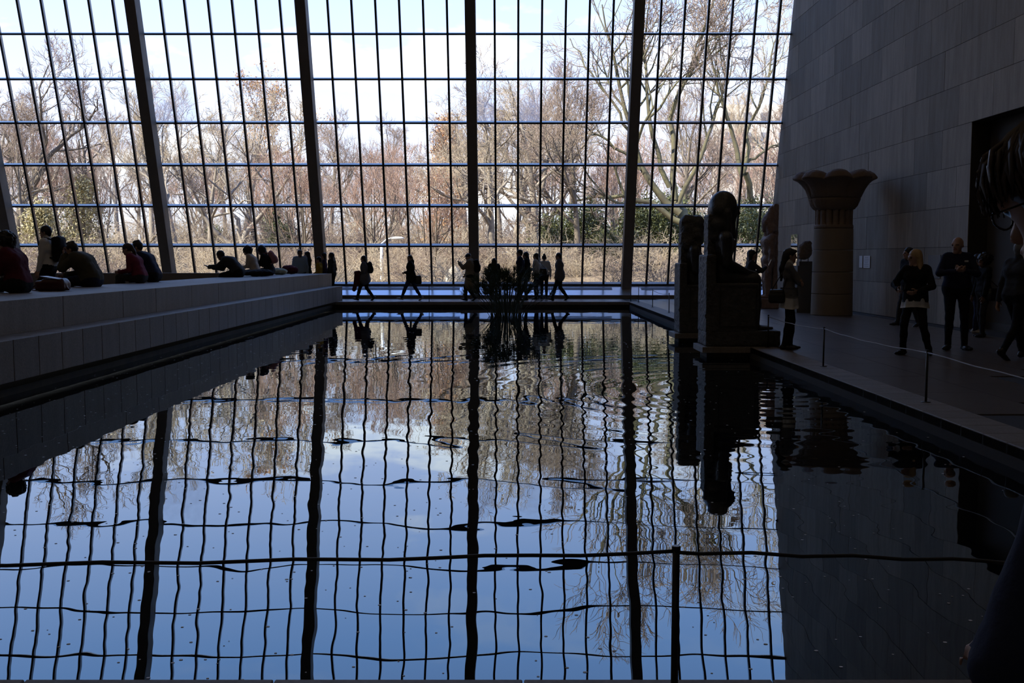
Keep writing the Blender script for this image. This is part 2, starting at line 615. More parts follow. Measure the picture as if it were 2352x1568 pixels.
COLX = [4.33 - 5.755 * i for i in range(6)]
for cx in COLX:
    x0, x1 = cx + 0.55, min(cx + 5.755 - 0.55, XW - 0.2)
    ymid, zmid = AY0 + 0.66 * (AY1 - AY0), AZ0 + 0.66 * (AZ1 - AZ0)
    gq = cbox('air_grille', x1 - x0, 0.22, 0.012, MAT['grille'], apr, ((x0 + x1) / 2 - al.x, ymid - al.y, zmid + 0.002))
    gq.rotation_euler = (sl_a, 0, 0)

# window bays -----------------------------------------------------
PW = 5.755 / 7
fog = {(4, 0, 4), (4, 2, 4), (2, 0, 4), (2, 1, 4)}
pane_me = {}
for bi in range(6):
    cx = COLX[5 - bi]
    names = ['leftmost bay beyond the frame', 'leftmost visible bay', 'second bay from the left', 'middle-left bay above the walking visitors', 'middle-right bay behind the papyrus', 'rightmost bay beside the stone wall']
    w = empty('window_%d' % (bi + 1), (0, GD, GZ), 0, 'tall leaning gridded window, ' + names[bi], 'window', kind='structure')
    w.rotation_euler = (math.pi / 2 + GA, 0, 0)
    for i in range(7):
        x0 = cx + i * PW
        x1 = min(x0 + PW, XW)
        if x0 > XW - 0.1:
            continue
        for j in range(GROWS):
            sx, sy = x1 - x0 - 0.05, GP - 0.04
            mt = MAT['glass_fogged'] if (bi, i, j) in fog else MAT['glass']
            cbox('pane', sx, sy, 0.012, mt, w, ((x0 + x1) / 2, (j + 0.5) * GP, 0.0))
        if i:
            cbox('mullion', 0.075, GROWS * GP, 0.13, MAT['bronze_frame'], w, (x0, GROWS * GP / 2, 0.06))
    x1 = min(cx + 5.755, XW)
    for j in range(GROWS + 1):
        cbox('transom', x1 - cx, 0.065, 0.25, MAT['bronze_frame'], w, ((cx + x1) / 2, j * GP, 0.105))

# leaning columns in front of the glass
cn = ['leftmost leaning stone column, cut by the picture edge', 'leaning stone column above the couple on the bench', 'leaning stone column above the end of the bench', 'stone column behind the man in the cap', 'stone column left of the seated statues']
for bi, cx in enumerate(COLX):
    if bi == 5:
        lab = 'stone column left of the picture edge'
    else:
        lab = cn[4 - bi]
    c = empty('stone_column', (cx, GD, GZ), 0, lab, 'column', 'leaning window columns')
    c.rotation_euler = (math.pi / 2 + GA, 0, 0)
    cbox('shaft', 0.36, GROWS * GP + 0.9, 0.55, MAT['column_stone'], c, (0, GROWS * GP / 2 - 0.42, 0.52), 0.01)
    cbox('mount_strip', 0.09, GROWS * GP, 0.25, MAT['bronze_frame'], c, (0, GROWS * GP / 2, 0.12))

# right wall ------------------------------------------------------
DR0, DR1, DZ = 12.0, 21.93, 4.375
wr = empty('wall_right', (XW, 20, 0), 0, 'tall wall of large grey limestone blocks on the right', 'wall', kind='structure')
wl = Vector(wr.location)
BH = 0.875
def wquad(name, y0, y1, z0, z1, x0, mat, parent, y1t=None, thick=0.25, off=Vector((0, 0, 0))):
    y1t = y1 if y1t is None else y1t
    v = [(x0, y0, z0), (x0, y1, z0), (x0, y1t, z1), (x0, y0, z1)]
    v += [(x0 + thick, b, c) for _, b, c in v]
    f = [(0, 3, 2, 1), (4, 5, 6, 7), (0, 1, 5, 4), (1, 2, 6, 5), (2, 3, 7, 6), (3, 0, 4, 7)]
    c = Vector((x0, (y0 + y1) / 2, z0))
    me = mesh_pd(name, [Vector(p) - c for p in v], f)
    return link_mesh(name, me, parent, c - off, mat=mat)
nrow = int(math.ceil(CEIL / BH))
gap = 0.005
for r in range(nrow):
    z0, z1 = r * BH, min((r + 1) * BH, CEIL)
    ye0, ye1 = glass_y(max(z0, 0.5)), glass_y(z1)
    y = 10.3 - (0.8 if r % 2 else 0) + 0.30
    while y < ye1 - 0.05:
        y2 = y + 1.6
        last = y2 > ye1 - 0.25
        a, b, bt = y, y2, None
        if last:
            b, bt = ye0, ye1
        if z0 < DZ - 0.1 and a < DR1 and b > DR0:
            if b <= DR1 + 0.15:
                y = y2
                continue
            a = DR1
        wquad('stone_block', a + gap, b - gap, z0 + gap, z1 - gap, XW + rng.uniform(-0.002, 0.004), MAT['limestone'], wr, bt, off=wl)
        y = y2
        if last:
            break
for nm, y0, y1, z0, z1 in (('backing', DR1, 38.9, -0.1, DZ), ('backing', -9, 10.0, -0.1, DZ), ('backing', -9, 37.2, DZ, CEIL)):
    if nm == 'backing' and y1 > 37:
        wquad(nm, y0, glass_y(max(z0, .5)) - 0.02, z0, z1, XW + 0.012, MAT['joint'], wr, glass_y(z1) - 0.02, 0.4, wl)
    else:
        wquad(nm, y0, y1, z0, z1, XW + 0.012, MAT['joint'], wr, None, 0.4, wl)
# recessed doorway
door = empty('door_1', (XW + 0.4, 16, 0), 0, 'deep dark doorway recess in the right wall', 'doorway', kind='structure')
dl = Vector(door.location)
def dpart(nm, *a, **k):
    o = box(nm, *a, parent=door, **k)
    o.location = Vector(o.location) - dl
    return o
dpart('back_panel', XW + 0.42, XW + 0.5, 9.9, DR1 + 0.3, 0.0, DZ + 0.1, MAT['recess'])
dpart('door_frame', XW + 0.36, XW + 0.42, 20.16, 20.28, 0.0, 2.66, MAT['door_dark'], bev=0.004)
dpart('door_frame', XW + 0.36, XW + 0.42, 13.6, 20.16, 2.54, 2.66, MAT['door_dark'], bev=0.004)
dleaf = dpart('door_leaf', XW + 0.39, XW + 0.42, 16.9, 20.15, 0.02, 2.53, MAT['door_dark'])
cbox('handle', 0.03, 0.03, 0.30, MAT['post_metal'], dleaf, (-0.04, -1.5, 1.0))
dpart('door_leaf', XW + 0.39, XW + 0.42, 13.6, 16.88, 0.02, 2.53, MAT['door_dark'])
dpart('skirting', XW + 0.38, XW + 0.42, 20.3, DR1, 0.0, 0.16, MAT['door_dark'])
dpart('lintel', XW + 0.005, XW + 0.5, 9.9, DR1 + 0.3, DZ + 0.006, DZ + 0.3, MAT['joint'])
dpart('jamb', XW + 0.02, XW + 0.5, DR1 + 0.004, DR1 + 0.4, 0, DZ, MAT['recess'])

# unseen fill lamps added to lighten and warm the hall ------------------------------------------------------
principled('fill_lamp_housing', (0.5, 0.5, 0.5), 0.5)
fill_lamp_glow = principled('fill_lamp_glow', (0.9, 0.85, 0.75), 0.5)
fill_lamp_glow.node_tree.nodes['Principled BSDF'].inputs['Emission Color'].default_value = (1.0, 0.78, 0.52, 1)
fill_lamp_glow.node_tree.nodes['Principled BSDF'].inputs['Emission Strength'].default_value = 3.0
li = 0
for lx, lxn in ((-14.0, 'plaza'), (-3.0, 'pool'), (6.5, 'right-hand paving')):
    for ly, lyn in ((2.0, 'nearest the viewer'), (11.0, 'half way along'), (20.0, 'nearest the window')):
        li += 1
        lo = empty('fill_lamp', (lx, ly, CEIL - 0.002), 0, 'added round fill lamp above the %s, %s' % (lxn, lyn), 'lamp', 'added fill lamps')
        link_mesh('housing', lathe_mesh('housing', [(0.34, -0.18), (0.34, -0.02), (0.30, 0.0)], 24, MAT['fill_lamp_housing']), lo)
        link_mesh('diffuser', lathe_mesh('diffuser', [(0.01, -0.20), (0.29, -0.19), (0.30, -0.181)], 24, fill_lamp_glow), lo)
        ld = bpy.data.lights.new('fill_light', 'AREA')
        ld.shape = 'DISK'
        ld.size = 0.6
        ld.energy = FILL_W
        ld.color = (1.0, 0.74, 0.48)
        lb = bpy.data.objects.new('fill_light', ld)
        COL.objects.link(lb)
        lb.parent = lo
        lb.location = (0, 0, -0.22)

# the rest of the shell -------------------------------------------
w2 = box('wall_left', XL - 0.3, XL, -9, 38.9, -0.5, CEIL, MAT['plaster'])
tag(w2, 'plain wall closing the hall on the far left', 'wall', kind='structure')
w3 = box('wall_back', XL - 0.3, XW + 0.5, -9.3, -9, -0.5, CEIL, MAT['plaster'])
tag(w3, 'plain wall behind the viewer', 'wall', kind='structure')
ce = box('ceiling', XL - 0.3, XW + 0.6, -9.3, glass_y(CEIL) + 0.1, CEIL, CEIL + 0.3, MAT['ceiling'])
tag(ce, 'high ceiling of the hall above the leaning window', 'ceiling', kind='structure')
# ================================================================ the park outside
def ground_z(x, y):
    t = min(max((y - 41.0) / 52.0, 0), 1)
    return 0.25 + 3.1 * (t ** 1.1) + 0.25 * math.sin(x * 0.21 + y * 0.13) * min(1, (y - 40) / 15)

principled('leaf_litter', (0.15, 0.105, 0.06), 0.95, noise=(0.9, 0.9, (0.27, 0.20, 0.12)), bump=(6, 0.15))
principled('bark', (0.13, 0.10, 0.075), 0.9, noise=(2.5, 0.7, (0.22, 0.185, 0.135)))
principled('bark_moss', (0.085, 0.07, 0.045), 0.9, noise=(1.5, 0.9, (0.16, 0.145, 0.07)))
principled('bark_pale', (0.33, 0.28, 0.22), 0.9, noise=(2.0, 0.8, (0.17, 0.14, 0.105)))
principled('twig', (0.30, 0.225, 0.17), 0.9)
principled('twig_red', (0.40, 0.265, 0.195), 0.9)
principled('twig_tan', (0.45, 0.36, 0.25), 0.9)
principled('brush_tan', (0.50, 0.405, 0.28), 0.9)
principled('dry_leaf', (0.50, 0.27, 0.12), 0.8)
principled('green_leaf', (0.06, 0.072, 0.022), 0.5, noise=(0.7, 1.0, (0.17, 0.17, 0.055)))
principled('pine_needle', (0.34, 0.29, 0.13), 0.7, noise=(0.8, 1.0, (0.44, 0.37, 0.19)))
principled('lamp_white', (0.75, 0.75, 0.74), 0.5)
principled('rock', (0.55, 0.47, 0.36), 0.9, noise=(3, 0.6, (0.42, 0.35, 0.27)))

gx = np.linspace(-75, 75, 61)
gy = np.concatenate([np.linspace(39.7, 95, 40), np.linspace(100, 190, 12)])
V = [(x, y, ground_z(x, y) + 0.12 * nrg.normal()) for y in gy for x in gx]
n = len(gx)
F = [(j * n + i, j * n + i + 1, (j + 1) * n + i + 1, (j + 1) * n + i) for j in range(len(gy) - 1) for i in range(n - 1)]
gr = link_mesh('park_ground', mesh_pd('park_ground', V, F, True), None, mat=MAT['leaf_litter'])
tag(gr, 'bank of brown leaf litter rising outside the window', 'ground', kind='structure')

def batch_tubes(P, rad, sides):
    """P (m,n,3), rad (m,n) -> V, F for m tubes at once"""
    m, n, _ = P.shape
    T = np.gradient(P, axis=1)
    T /= np.linalg.norm(T, axis=2, keepdims=True) + 1e-9
    ref = np.where(np.abs(T[:, :1, 2:3]) < 0.9, np.array([0, 0, 1.0]), np.array([1.0, 0, 0]))
    A = np.cross(T, np.broadcast_to(ref, T.shape))
    A /= np.linalg.norm(A, axis=2, keepdims=True) + 1e-9
    B = np.cross(T, A)
    ang = np.arange(sides) / sides * 2 * np.pi
    V = P[:, :, None, :] + rad[:, :, None, None] * (np.cos(ang)[None, None, :, None] * A[:, :, None, :] + np.sin(ang)[None, None, :, None] * B[:, :, None, :])
    i = np.arange(m)[:, None, None] * n * sides + np.arange(n - 1)[None, :, None] * sides
    j = np.arange(sides)[None, None, :]
    j2 = (j + 1) % sides
    F = np.stack([i + j, i + j2, i + sides + j2, i + sides + j], -1).reshape(-1, 4)
    return V.reshape(-1, 3), F

def paths_mesh(name, paths, sides, mat):
    """paths grouped by point count"""
    Vs, Fs, b = [], [], 0
    groups = {}
    for p, r in paths:
        groups.setdefault(len(p), []).append((p, r))
    for k, g in groups.items():
        P = np.array([a for a, _ in g])
        Rr = np.array([c for _, c in g])
        v, f = batch_tubes(P, Rr, sides)
        Vs.append(v)
        Fs.append(f + b)
        b += len(v)
    me = np_mesh(name, np.concatenate(Vs), np.concatenate(Fs), True)
    me.materials.append(mat)
    return me

def unit(v):
    return v / (np.linalg.norm(v) + 1e-9)

class Tree:
    def __init__(s, seed, up=0.12, wander=0.16, twig_r=0.011, spread=(28, 58), counts=(6, 6, 5, 5, 4), droop=0.0, shrink=(0.45, 0.72), minr=0.011):
        s.g = np.random.default_rng(seed)
        s.up, s.wander, s.twig_r, s.spread, s.counts, s.droop, s.shrink = up, wander, twig_r, spread, counts, droop, shrink
        s.thick, s.thin, s.tips = [], [], []
    def poly(s, a, d, L, n, up):
        pts = [np.array(a, float)]
        d = unit(np.array(d, float))
        for i in range(n - 1):
            d = unit(d + s.g.normal(0, s.wander, 3) + np.array([0, 0, up]))
            pts.append(pts[-1] + d * L / (n - 1))
        return np.array(pts)
    def side(s, d):
        d = unit(d)
        q = s.g.normal(size=3)
        q = unit(q - q.dot(d) * d)
        a = math.radians(s.g.uniform(*s.spread))
        return d * math.cos(a) + q * math.sin(a)
    def grow(s, pts, r0, r1, lev, maxlev):
        n = len(pts)
        rad = np.linspace(r0, r1, n)
        (s.thick if r0 > 0.028 else s.thin).append((pts, rad))
        if lev >= maxlev:
            s.tips.append(pts[-1])
            return
        L = np.linalg.norm(np.diff(pts, axis=0), axis=1).sum()
        k = s.counts[min(lev, len(s.counts) - 1)]
        t0 = 0.32 if lev else 0.42
        for i in range(k):
            t = t0 + (1 - t0) * (i + s.g.uniform(0.2, 1.0)) / k
            f = t * (n - 1)
            i0 = min(int(f), n - 2)
            w = f - i0
            p = pts[i0] * (1 - w) + pts[i0 + 1] * w
            d = s.side(pts[i0 + 1] - pts[i0])
            Lc = L * s.g.uniform(*s.shrink) * (1.15 - 0.45 * t)
            rp = r0 + (r1 - r0) * t
            rc = max(rp * s.g.uniform(0.5, 0.75), s.twig_r)
            last = lev + 1 >= maxlev
            c = s.poly(p, d, Lc, 4 if last else 6, s.up if lev < 2 else s.up * 0.6 - s.droop)
            s.grow(c, rc, max(rc * 0.3, s.twig_r * 0.55) if not last else s.twig_r * 0.5, lev + 1, maxlev)
    def meshes(s, name, bark, twig):
        a = paths_mesh(name + '_branches', s.thick, 6, bark)
        b = paths_mesh(name + '_twigs', s.thin, 3, twig)
        return a, b

def leaf_mesh(name, centres, spread, per, size, mat, seed, flat=0.0):
    g = np.random.default_rng(seed)
    C = np.repeat(np.asarray(centres), per, axis=0)
    C = C + g.normal(0, spread, C.shape)
    m = len(C)
    a = g.normal(size=(m, 3))
    a /= np.linalg.norm(a, axis=1)[:, None]
    b = np.cross(a, g.normal(size=(m, 3)))
    b /= np.linalg.norm(b, axis=1)[:, None]
    s = size * g.uniform(0.6, 1.3, (m, 1))
    V = np.stack([C - a * s, C + b * s * 0.45, C + a * s, C - b * s * 0.45], 1).reshape(-1, 3)
    F = np.arange(m * 4).reshape(-1, 4)
    me = np_mesh(name, V, F, False)
    me.materials.append(mat)
    return me

def simple_tree(seed, H, r, fork, maxlev=4, ntrunk=1, **kw):
    t = Tree(seed, **kw)
    for k in range(ntrunk):
        d = np.array([t.g.normal(0, 0.06 if ntrunk == 1 else 0.33), t.g.normal(0, 0.06 if ntrunk == 1 else 0.33), 1.0])
        L = H * (0.8 if ntrunk == 1 else 0.72)
        wd, t.wander = t.wander, 0.05
        p = t.poly((0, 0, -0.3), d, L, 9, 0.03)
        t.wander = wd
        # first limbs only above the fork height
        rr = r * (1 if ntrunk == 1 else 0.6)
        t.thick.append((p, np.linspace(rr, rr * 0.22, 9)))
        nl = 9 if ntrunk == 1 else 6
        for i in range(nl):
            tt = fork + (1 - fork) * (i + 0.5) / nl
            f = tt * 8
            i0 = min(int(f), 7)
            q = p[i0] + (p[i0 + 1] - p[i0]) * (f - i0)
            dd = t.side(p[i0 + 1] - p[i0])
            Lc = H * t.g.uniform(0.30, 0.5) * (1.2 - 0.7 * tt)
            rc = rr * (1 - 0.78 * tt) * 0.62
            c = t.poly(q, dd, Lc, 7, 0.13)
            t.grow(c, rc, rc * 0.3, 1, maxlev)
        c = t.poly(p[-1], p[-1] - p[-2], H * 0.2, 6, 0.08)
        t.grow(c, rr * 0.22, 0.02, 2, maxlev)
    return t

TT = []
specs = [
    dict(seed=1, H=12.5, r=0.26, fork=0.30, spread=(25, 55), counts=(5, 6, 6, 6), twig_r=0.012),
    dict(seed=2, H=14.0, r=0.30, fork=0.38, spread=(20, 45), counts=(5, 6, 6, 6), up=0.2, twig_r=0.012),
    dict(seed=3, H=11.0, r=0.22, fork=0.25, ntrunk=2, spread=(25, 52), counts=(5, 5, 6, 6), twig_r=0.012),
    dict(seed=4, H=10.0, r=0.20, fork=0.16, ntrunk=4, spread=(18, 40), counts=(4, 5, 4, 4), up=0.16, twig_r=0.013),
    dict(seed=5, H=13.0, r=0.34, fork=0.33, spread=(35, 70), counts=(5, 6, 6, 6), wander=0.24, twig_r=0.012),
]
barks = ['bark', 'bark_pale', 'bark', 'bark', 'bark_pale']
twigs = ['twig', 'twig_tan', 'twig', 'twig_red', 'twig_tan']
for s_, b_, t_ in zip(specs, barks, twigs):
    tr = simple_tree(**s_)
    a, b = tr.meshes('bare_tree', MAT[b_], MAT[t_])
    TT.append((a, b, tr))
    # same shapes with other bark for variety
def plant_tree(kind, x, y, rot, sc, label, group, zoff=0.0, extra=None):
    a, b, tr = TT[kind]
    o = empty('bare_tree', (x, y, ground_z(x, y) - 0.1 + zoff), rot, label, 'tree', group)
    o.scale = (sc, sc, sc)
    link_mesh('branches', a, o)
    link_mesh('twigs', b, o)['kind'] = 'stuff'
    if extra:
        link_mesh('dry_leaves', extra, o)
    return o

dry = leaf_mesh('dry_leaves', np.array(TT[1][2].tips)[::2], 0.18, 3, 0.09, MAT['dry_leaf'], 3)
dry2 = leaf_mesh('dry_leaves', np.array(TT[2][2].tips)[::1], 0.25, 3, 0.10, MAT['dry_leaf'], 4)

kn = ['grey-brown spreading', 'pale upright', 'twin-stemmed', 'reddish many-stemmed', 'gnarled pale']
ordn = ['first', 'second', 'third', 'fourth', 'fifth', 'sixth', 'seventh', 'eighth', 'ninth', 'tenth', 'eleventh', 'twelfth', 'thirteenth', 'fourteenth', 'fifteenth', 'sixteenth', 'seventeenth', 'eighteenth', 'nineteenth', 'twentieth']
rows = [('front', 52, [(-20, 4), (60, 0), (290, 2), (412, 1), (700, 3), (865, 3), (990, 3), (1130, 4), (1235, 4), (1330, 0)], 0.76),
        ('second', 64, [(-40, 1), (110, 3), (210, 0), (350, 1), (480, 4), (585, 0), (690, 2), (800, 2), (930, 3), (1070, 4), (1180, 1), (1290, 0), (1420, 3), (1560, 0), (1690, 2), (1770, 3)], 0.86),
        ('third', 80, [(-10, 2), (90, 0), (180, 3), (270, 1), (380, 2), (470, 3), (560, 1), (660, 3), (760, 0), (860, 2), (960, 2), (1060, 1), (1150, 0), (1260, 3), (1370, 2), (1480, 3), (1600, 1), (1720, 3)], 1.0),
        ('rear', 100, [(0, 3), (70, 1), (150, 2), (240, 3), (320, 0), (430, 2), (520, 0), (610, 3), (720, 3), (820, 3), (910, 0), (1000, 2), (1110, 3), (1210, 2), (1310, 0), (1410, 3), (1510, 2), (1610, 3), (1700, 1), (1780, 0)], 1.1)]
for rn, dep, lst, sc in rows:
    for i, (px, kd) in enumerate(lst):
        d = dep + rng.uniform(-3.5, 3.5)
        x = ray(px, 600)[0] * d
        ex = dry if (rn == 'third' and px == 560) else None
        s2 = sc * rng.uniform(0.86, 1.1)
        if 720 < px < 1080:
            s2 *= 0.86
        elif px <= 720:
            s2 *= 0.86
        if rn == 'third' and px == 560:
            s2 = 0.98
        plant_tree(kd, x, d, rng.uniform(0, 6.28), s2, '%s bare tree, %s from the left in the %s row of park trees' % (kn[kd], ordn[i], rn), 'bare park trees', extra=ex)

# big oak and forked tree drawn limb by limb -----------------------
def limb_tree(name, label, D, base, limbs, seed, bark, twig, maxlev=4, twig_r=0.013, counts=(9, 10, 9, 8)):
    g = np.random.default_rng(seed)
    t = Tree(seed, spread=(25, 60), counts=counts, twig_r=twig_r, wander=0.2, shrink=(0.34, 0.56))
    o0 = at_depth(base[0], base[1], D)
    o0.z = ground_z(o0.x, o0.y) - 0.2
    for px, r0, r1, lev in limbs:
        P = []
        dd = 0.0
        for k, (x, y) in enumerate(px):
            p = at_depth(x, y, D + dd)
            P.append(np.array(p - o0))
            dd += g.normal(0, 0.5) if k else 0
        if lev is None:
            P[0][2] = -0.3
        P = np.array(P)
        # resample
        s = np.concatenate([[0], np.cumsum(np.linalg.norm(np.diff(P, axis=0), axis=1))])
        u = np.linspace(0, s[-1], 12)
        Q = np.stack([np.interp(u, s, P[:, c]) for c in range(3)], -1)
        Q[1:-1] = (Q[:-2] + 2 * Q[1:-1] + Q[2:]) / 4
        Q[1:] += g.normal(0, 0.09, Q[1:].shape)
        if lev is None:
            t.thick.append((Q, np.linspace(r0, r1, 12)))
        else:
            t.grow(Q, r0, r1, lev, maxlev)
    o = empty(name, o0, 0, label, 'tree')
    a, b = t.meshes(name, MAT[bark], MAT[twig])
    link_mesh('branches', a, o)
    link_mesh('twigs', b, o)['kind'] = 'stuff'
    return t

limb_tree('oak_tree', 'big spreading oak with mossy limbs rising behind the seated statues', 50, (1600, 650), [
    ([(1600, 650), (1590, 570), (1568, 510), (1553, 462)], 0.34, 0.24, None),
    ([(1562, 490), (1508, 440), (1470, 385), (1445, 300), (1428, 200), (1402, 90), (1380, 10)], 0.20, 0.03, 1),
    ([(1550, 460), (1552, 420), (1541, 330), (1546, 250), (1582, 170), (1640, 60), (1690, -20)], 0.17, 0.03, 1),
    ([(1572, 515), (1510, 478), (1445, 447), (1380, 444), (1320, 462), (1270, 490)], 0.17, 0.03, 1),
    ([(1538, 430), (1512, 370), (1500, 300), (1482, 200), (1476, 100), (1495, -10)], 0.13, 0.03, 1),
    ([(1556, 470), (1600, 380), (1640, 300), (1662, 180), (1700, 60)], 0.13, 0.02, 1),
    ([(1470, 390), (1420, 340), (1360, 300), (1300, 270)], 0.09, 0.02, 2),
    ([(1445, 300), (1400, 220), (1340, 150), (1310, 90)], 0.08, 0.02, 2)], 21, 'bark_moss', 'twig', twig_r=0.016)
limb_tree('forked_tree', 'forked mossy tree rising behind the standing statue by the stone wall', 56, (1775, 650), [
    ([(1790, 650), (1768, 560), (1738, 490), (1705, 405)], 0.22, 0.17, None),
    ([(1705, 405), (1685, 340), (1668, 255), (1650, 180), (1620, 90)], 0.15, 0.03, 1),
    ([(1707, 400), (1722, 315), (1745, 235), (1768, 150), (1790, 70)], 0.13, 0.03, 1),
    ([(1710, 380), (1745, 350), (1790, 330), (1840, 300)], 0.09, 0.02, 1)], 22, 'bark_moss', 'twig_tan')
limb_tree('leaning_tree', 'leaning grey tree behind the leftmost visible window bay', 56, (20, 650), [
    ([(20, 650), (35, 560), (52, 480), (75, 428)], 0.26, 0.2, None),
    ([(75, 428), (100, 385), (140, 335), (190, 290), (240, 230)], 0.16, 0.03, 1),
    ([(70, 440), (95, 360), (105, 290), (90, 200), (110, 150)], 0.13, 0.03, 1),
    ([(60, 460), (30, 380), (10, 300), (-10, 220)], 0.12, 0.03, 1)], 23, 'bark', 'twig')
limb_tree('split_trunk_tree', 'tree with a wide split trunk behind the reading group on the bench', 58, (540, 650), [
    ([(530, 650), (548, 590)], 0.30, 0.28, None),
    ([(548, 592), (510, 545), (470, 500), (430, 440), (410, 350), (420, 280)], 0.18, 0.03, 1),
    ([(548, 592), (562, 540), (610, 480), (650, 430), (680, 380), (690, 300)], 0.18, 0.03, 1),
    ([(556, 560), (540, 500), (520, 440), (515, 360), (525, 280)], 0.14, 0.03, 1)], 24, 'bark_pale', 'twig_tan')
limb_tree('crooked_tree', 'crooked dark tree with twisting limbs right of the middle column', 60, (1215, 650), [
    ([(1230, 650), (1225, 560), (1205, 480)], 0.3, 0.24, None),
    ([(1205, 480), (1180, 400), (1150, 340), (1120, 290), (1100, 220)], 0.15, 0.03, 1),
    ([(1207, 485), (1190, 380), (1200, 340), (1235, 335), (1215, 295), (1190, 280)], 0.12, 0.03, 1),
    ([(1210, 500), (1150, 430), (1100, 420), (1050, 390), (1020, 340)], 0.13, 0.03, 1),
    ([(1212, 500), (1250, 430), (1262, 340), (1300, 280), (1320, 220)], 0.14, 0.03, 1)], 25, 'bark', 'twig')

# brushwood --------------------------------------------------------
SH = []
for s_ in range(4):
    t = Tree(40 + s_, spread=(20, 60), counts=(4, 4, 3), wander=0.17, up=0.0, twig_r=0.010, shrink=(0.45, 0.75))
    for k in range(40):
        a = t.g.uniform(0, 6.28)
        d = np.array([math.cos(a) * t.g.uniform(0.2, 1.0), math.sin(a) * t.g.uniform(0.2, 1.0), 1.0])
        p = t.poly((t.g.normal(0, 0.5), t.g.normal(0, 0.5), -0.15), d, t.g.uniform(1.6, 3.0), 7, -0.05)
        t.grow(p, 0.020, 0.010, 1, 3)
    me = paths_mesh('stems', t.thin + t.thick, 3, MAT['brush_tan' if s_ % 2 else 'twig'])
    SH.append(me)
rown = [('nearest', 45.0, 20, 0.72), ('second', 49.0, 20, 0.95), ('third', 58, 20, 1.0), ('fourth', 69, 18, 1.15), ('rearmost', 84, 18, 1.4)]
for rn, dep, cnt_, sc in rown:
    for i in range(cnt_):
        px = -60 + (1860 + 60) * (i + rng.uniform(0.2, 0.8)) / cnt_
        d = dep + rng.uniform(-2.5, 2.5)
        x = ray(px, 600)[0] * d
        k = rng.randrange(4)
        if rn in ('nearest',) and 230 < px < 520:
            sc2 = sc * 0.7
        else:
            sc2 = sc
        o = empty('bare_shrub', (x, d, ground_z(x, d) - 0.1), rng.uniform(0, 6.28), '%s tangled leafless shrub, %s from the left in the %s row of brushwood' % ('tan' if k % 2 else 'brown', ordn[i], rn), 'shrub', 'leafless shrubs on the bank')
        q = sc2 * rng.uniform(0.58, 0.9) * (0.8 if px > 1240 else 1.0)
        o.scale = (q * 1.25, q * 1.25, q)
        link_mesh('stems', SH[k], o)

# evergreens -------------------------------------------------------
EV = []
for s_ in range(2):
    g = np.random.default_rng(60 + s_)
    th = g.uniform(0, 2 * np.pi, 520)
    ph = np.arccos(g.uniform(-0.3, 1, 520))
    rr = g.uniform(0.55, 1.05, 520) * (1 + 0.25 * np.sin(3 * th + s_) * np.sin(2 * ph))
    C = np.stack([1.3 * rr * np.sin(ph) * np.cos(th), 1.3 * rr * np.sin(ph) * np.sin(th), 1.5 + 1.55 * rr * np.cos(ph)], -1)
    lm = leaf_mesh('foliage', C, 0.16, 13, 0.07, MAT['green_leaf'], 70 + s_)
    st = [(np.array([[0.15 * math.cos(a), 0.15 * math.sin(a), -0.2], [0.4 * math.cos(a), 0.4 * math.sin(a), 1.0], [0.8 * math.cos(a), 0.8 * math.sin(a), 2.2]]), np.array([0.05, 0.035, 0.012])) for a in np.linspace(0, 5.6, 8)]
    EV.append((lm, paths_mesh('stems', st, 5, MAT['bark'])))
evs = [(1262, 55, 0.8), (1345, 56, 1.0), (1395, 52, 0.62), (1468, 54, 1.05), (1535, 54, 1.15), (1590, 53, 0.9), (1655, 56, 0.8), (1722, 55, 1.1), (1772, 55, 0.7), (650, 66, 0.7)]
evl = ['behind the man walking beside the papyrus', 'right of the walking man', 'low and left of the right-hand column', 'just right of the right-hand column', 'left of the eroded statue', 'behind the eroded statue', 'between the two seated statues', 'right of the crowned statue', 'beside the stone wall', 'alone behind the reading group']
for (px, d, sc), l_ in zip(evs, evl):
    x = ray(px, 600)[0] * d
    o = empty('evergreen_shrub', (x, d, ground_z(x, d) - 0.1), rng.uniform(0, 6), 'dark green leafy evergreen shrub ' + l_, 'shrub', 'evergreen shrubs')
    o.scale = (sc, sc, sc * 1.1)
    lm, st = EV[rng.randrange(2)]
    link_mesh('foliage', lm, o)
    link_mesh('stems', st, o)
def pine(px, d, H, W, label, seed, mat='pine_needle', n=260):
    g = np.random.default_rng(seed)
    z = g.uniform(0.08, 1, n)
    a = g.uniform(0, 6.28, n)
    rr = np.sqrt(g.uniform(0.05, 1, n)) * (1 - z * 0.8) * W
    C = np.stack([rr * np.cos(a), rr * np.sin(a), z * H], -1)
    lm = leaf_mesh('foliage', C, 0.22, 20, 0.085, MAT[mat], seed)
    x = ray(px, 600)[0] * d
    o = empty('conifer', (x, d, ground_z(x, d) - 0.1), 0, label, 'tree')
    link_mesh('foliage', lm, o)
    tube('trunk', [(np.array([[0, 0, -0.2], [0, 0, H * 0.5], [0, 0, H * 0.97]]), np.array([0.16, 0.1, 0.03]))], MAT['bark'], o, 6)
pine(195, 55, 4.6, 1.9, 'yellowish conifer behind the man with the backpack', 81)
pine(95, 52, 3.2, 1.6, 'low olive conifer left of the man with the backpack', 82)
pine(1025, 66, 8.6, 1.9, 'rust-brown leafy tree left of the middle column', 83, 'dry_leaf', 420)
pine(492, 70, 1.8, 0.8, 'small dark fir on the bank behind the reading man', 84, 'green_leaf', 200)
pine(630, 72, 4.0, 1.0, 'small slender fir behind the hooded woman', 85, 'green_leaf', 250)

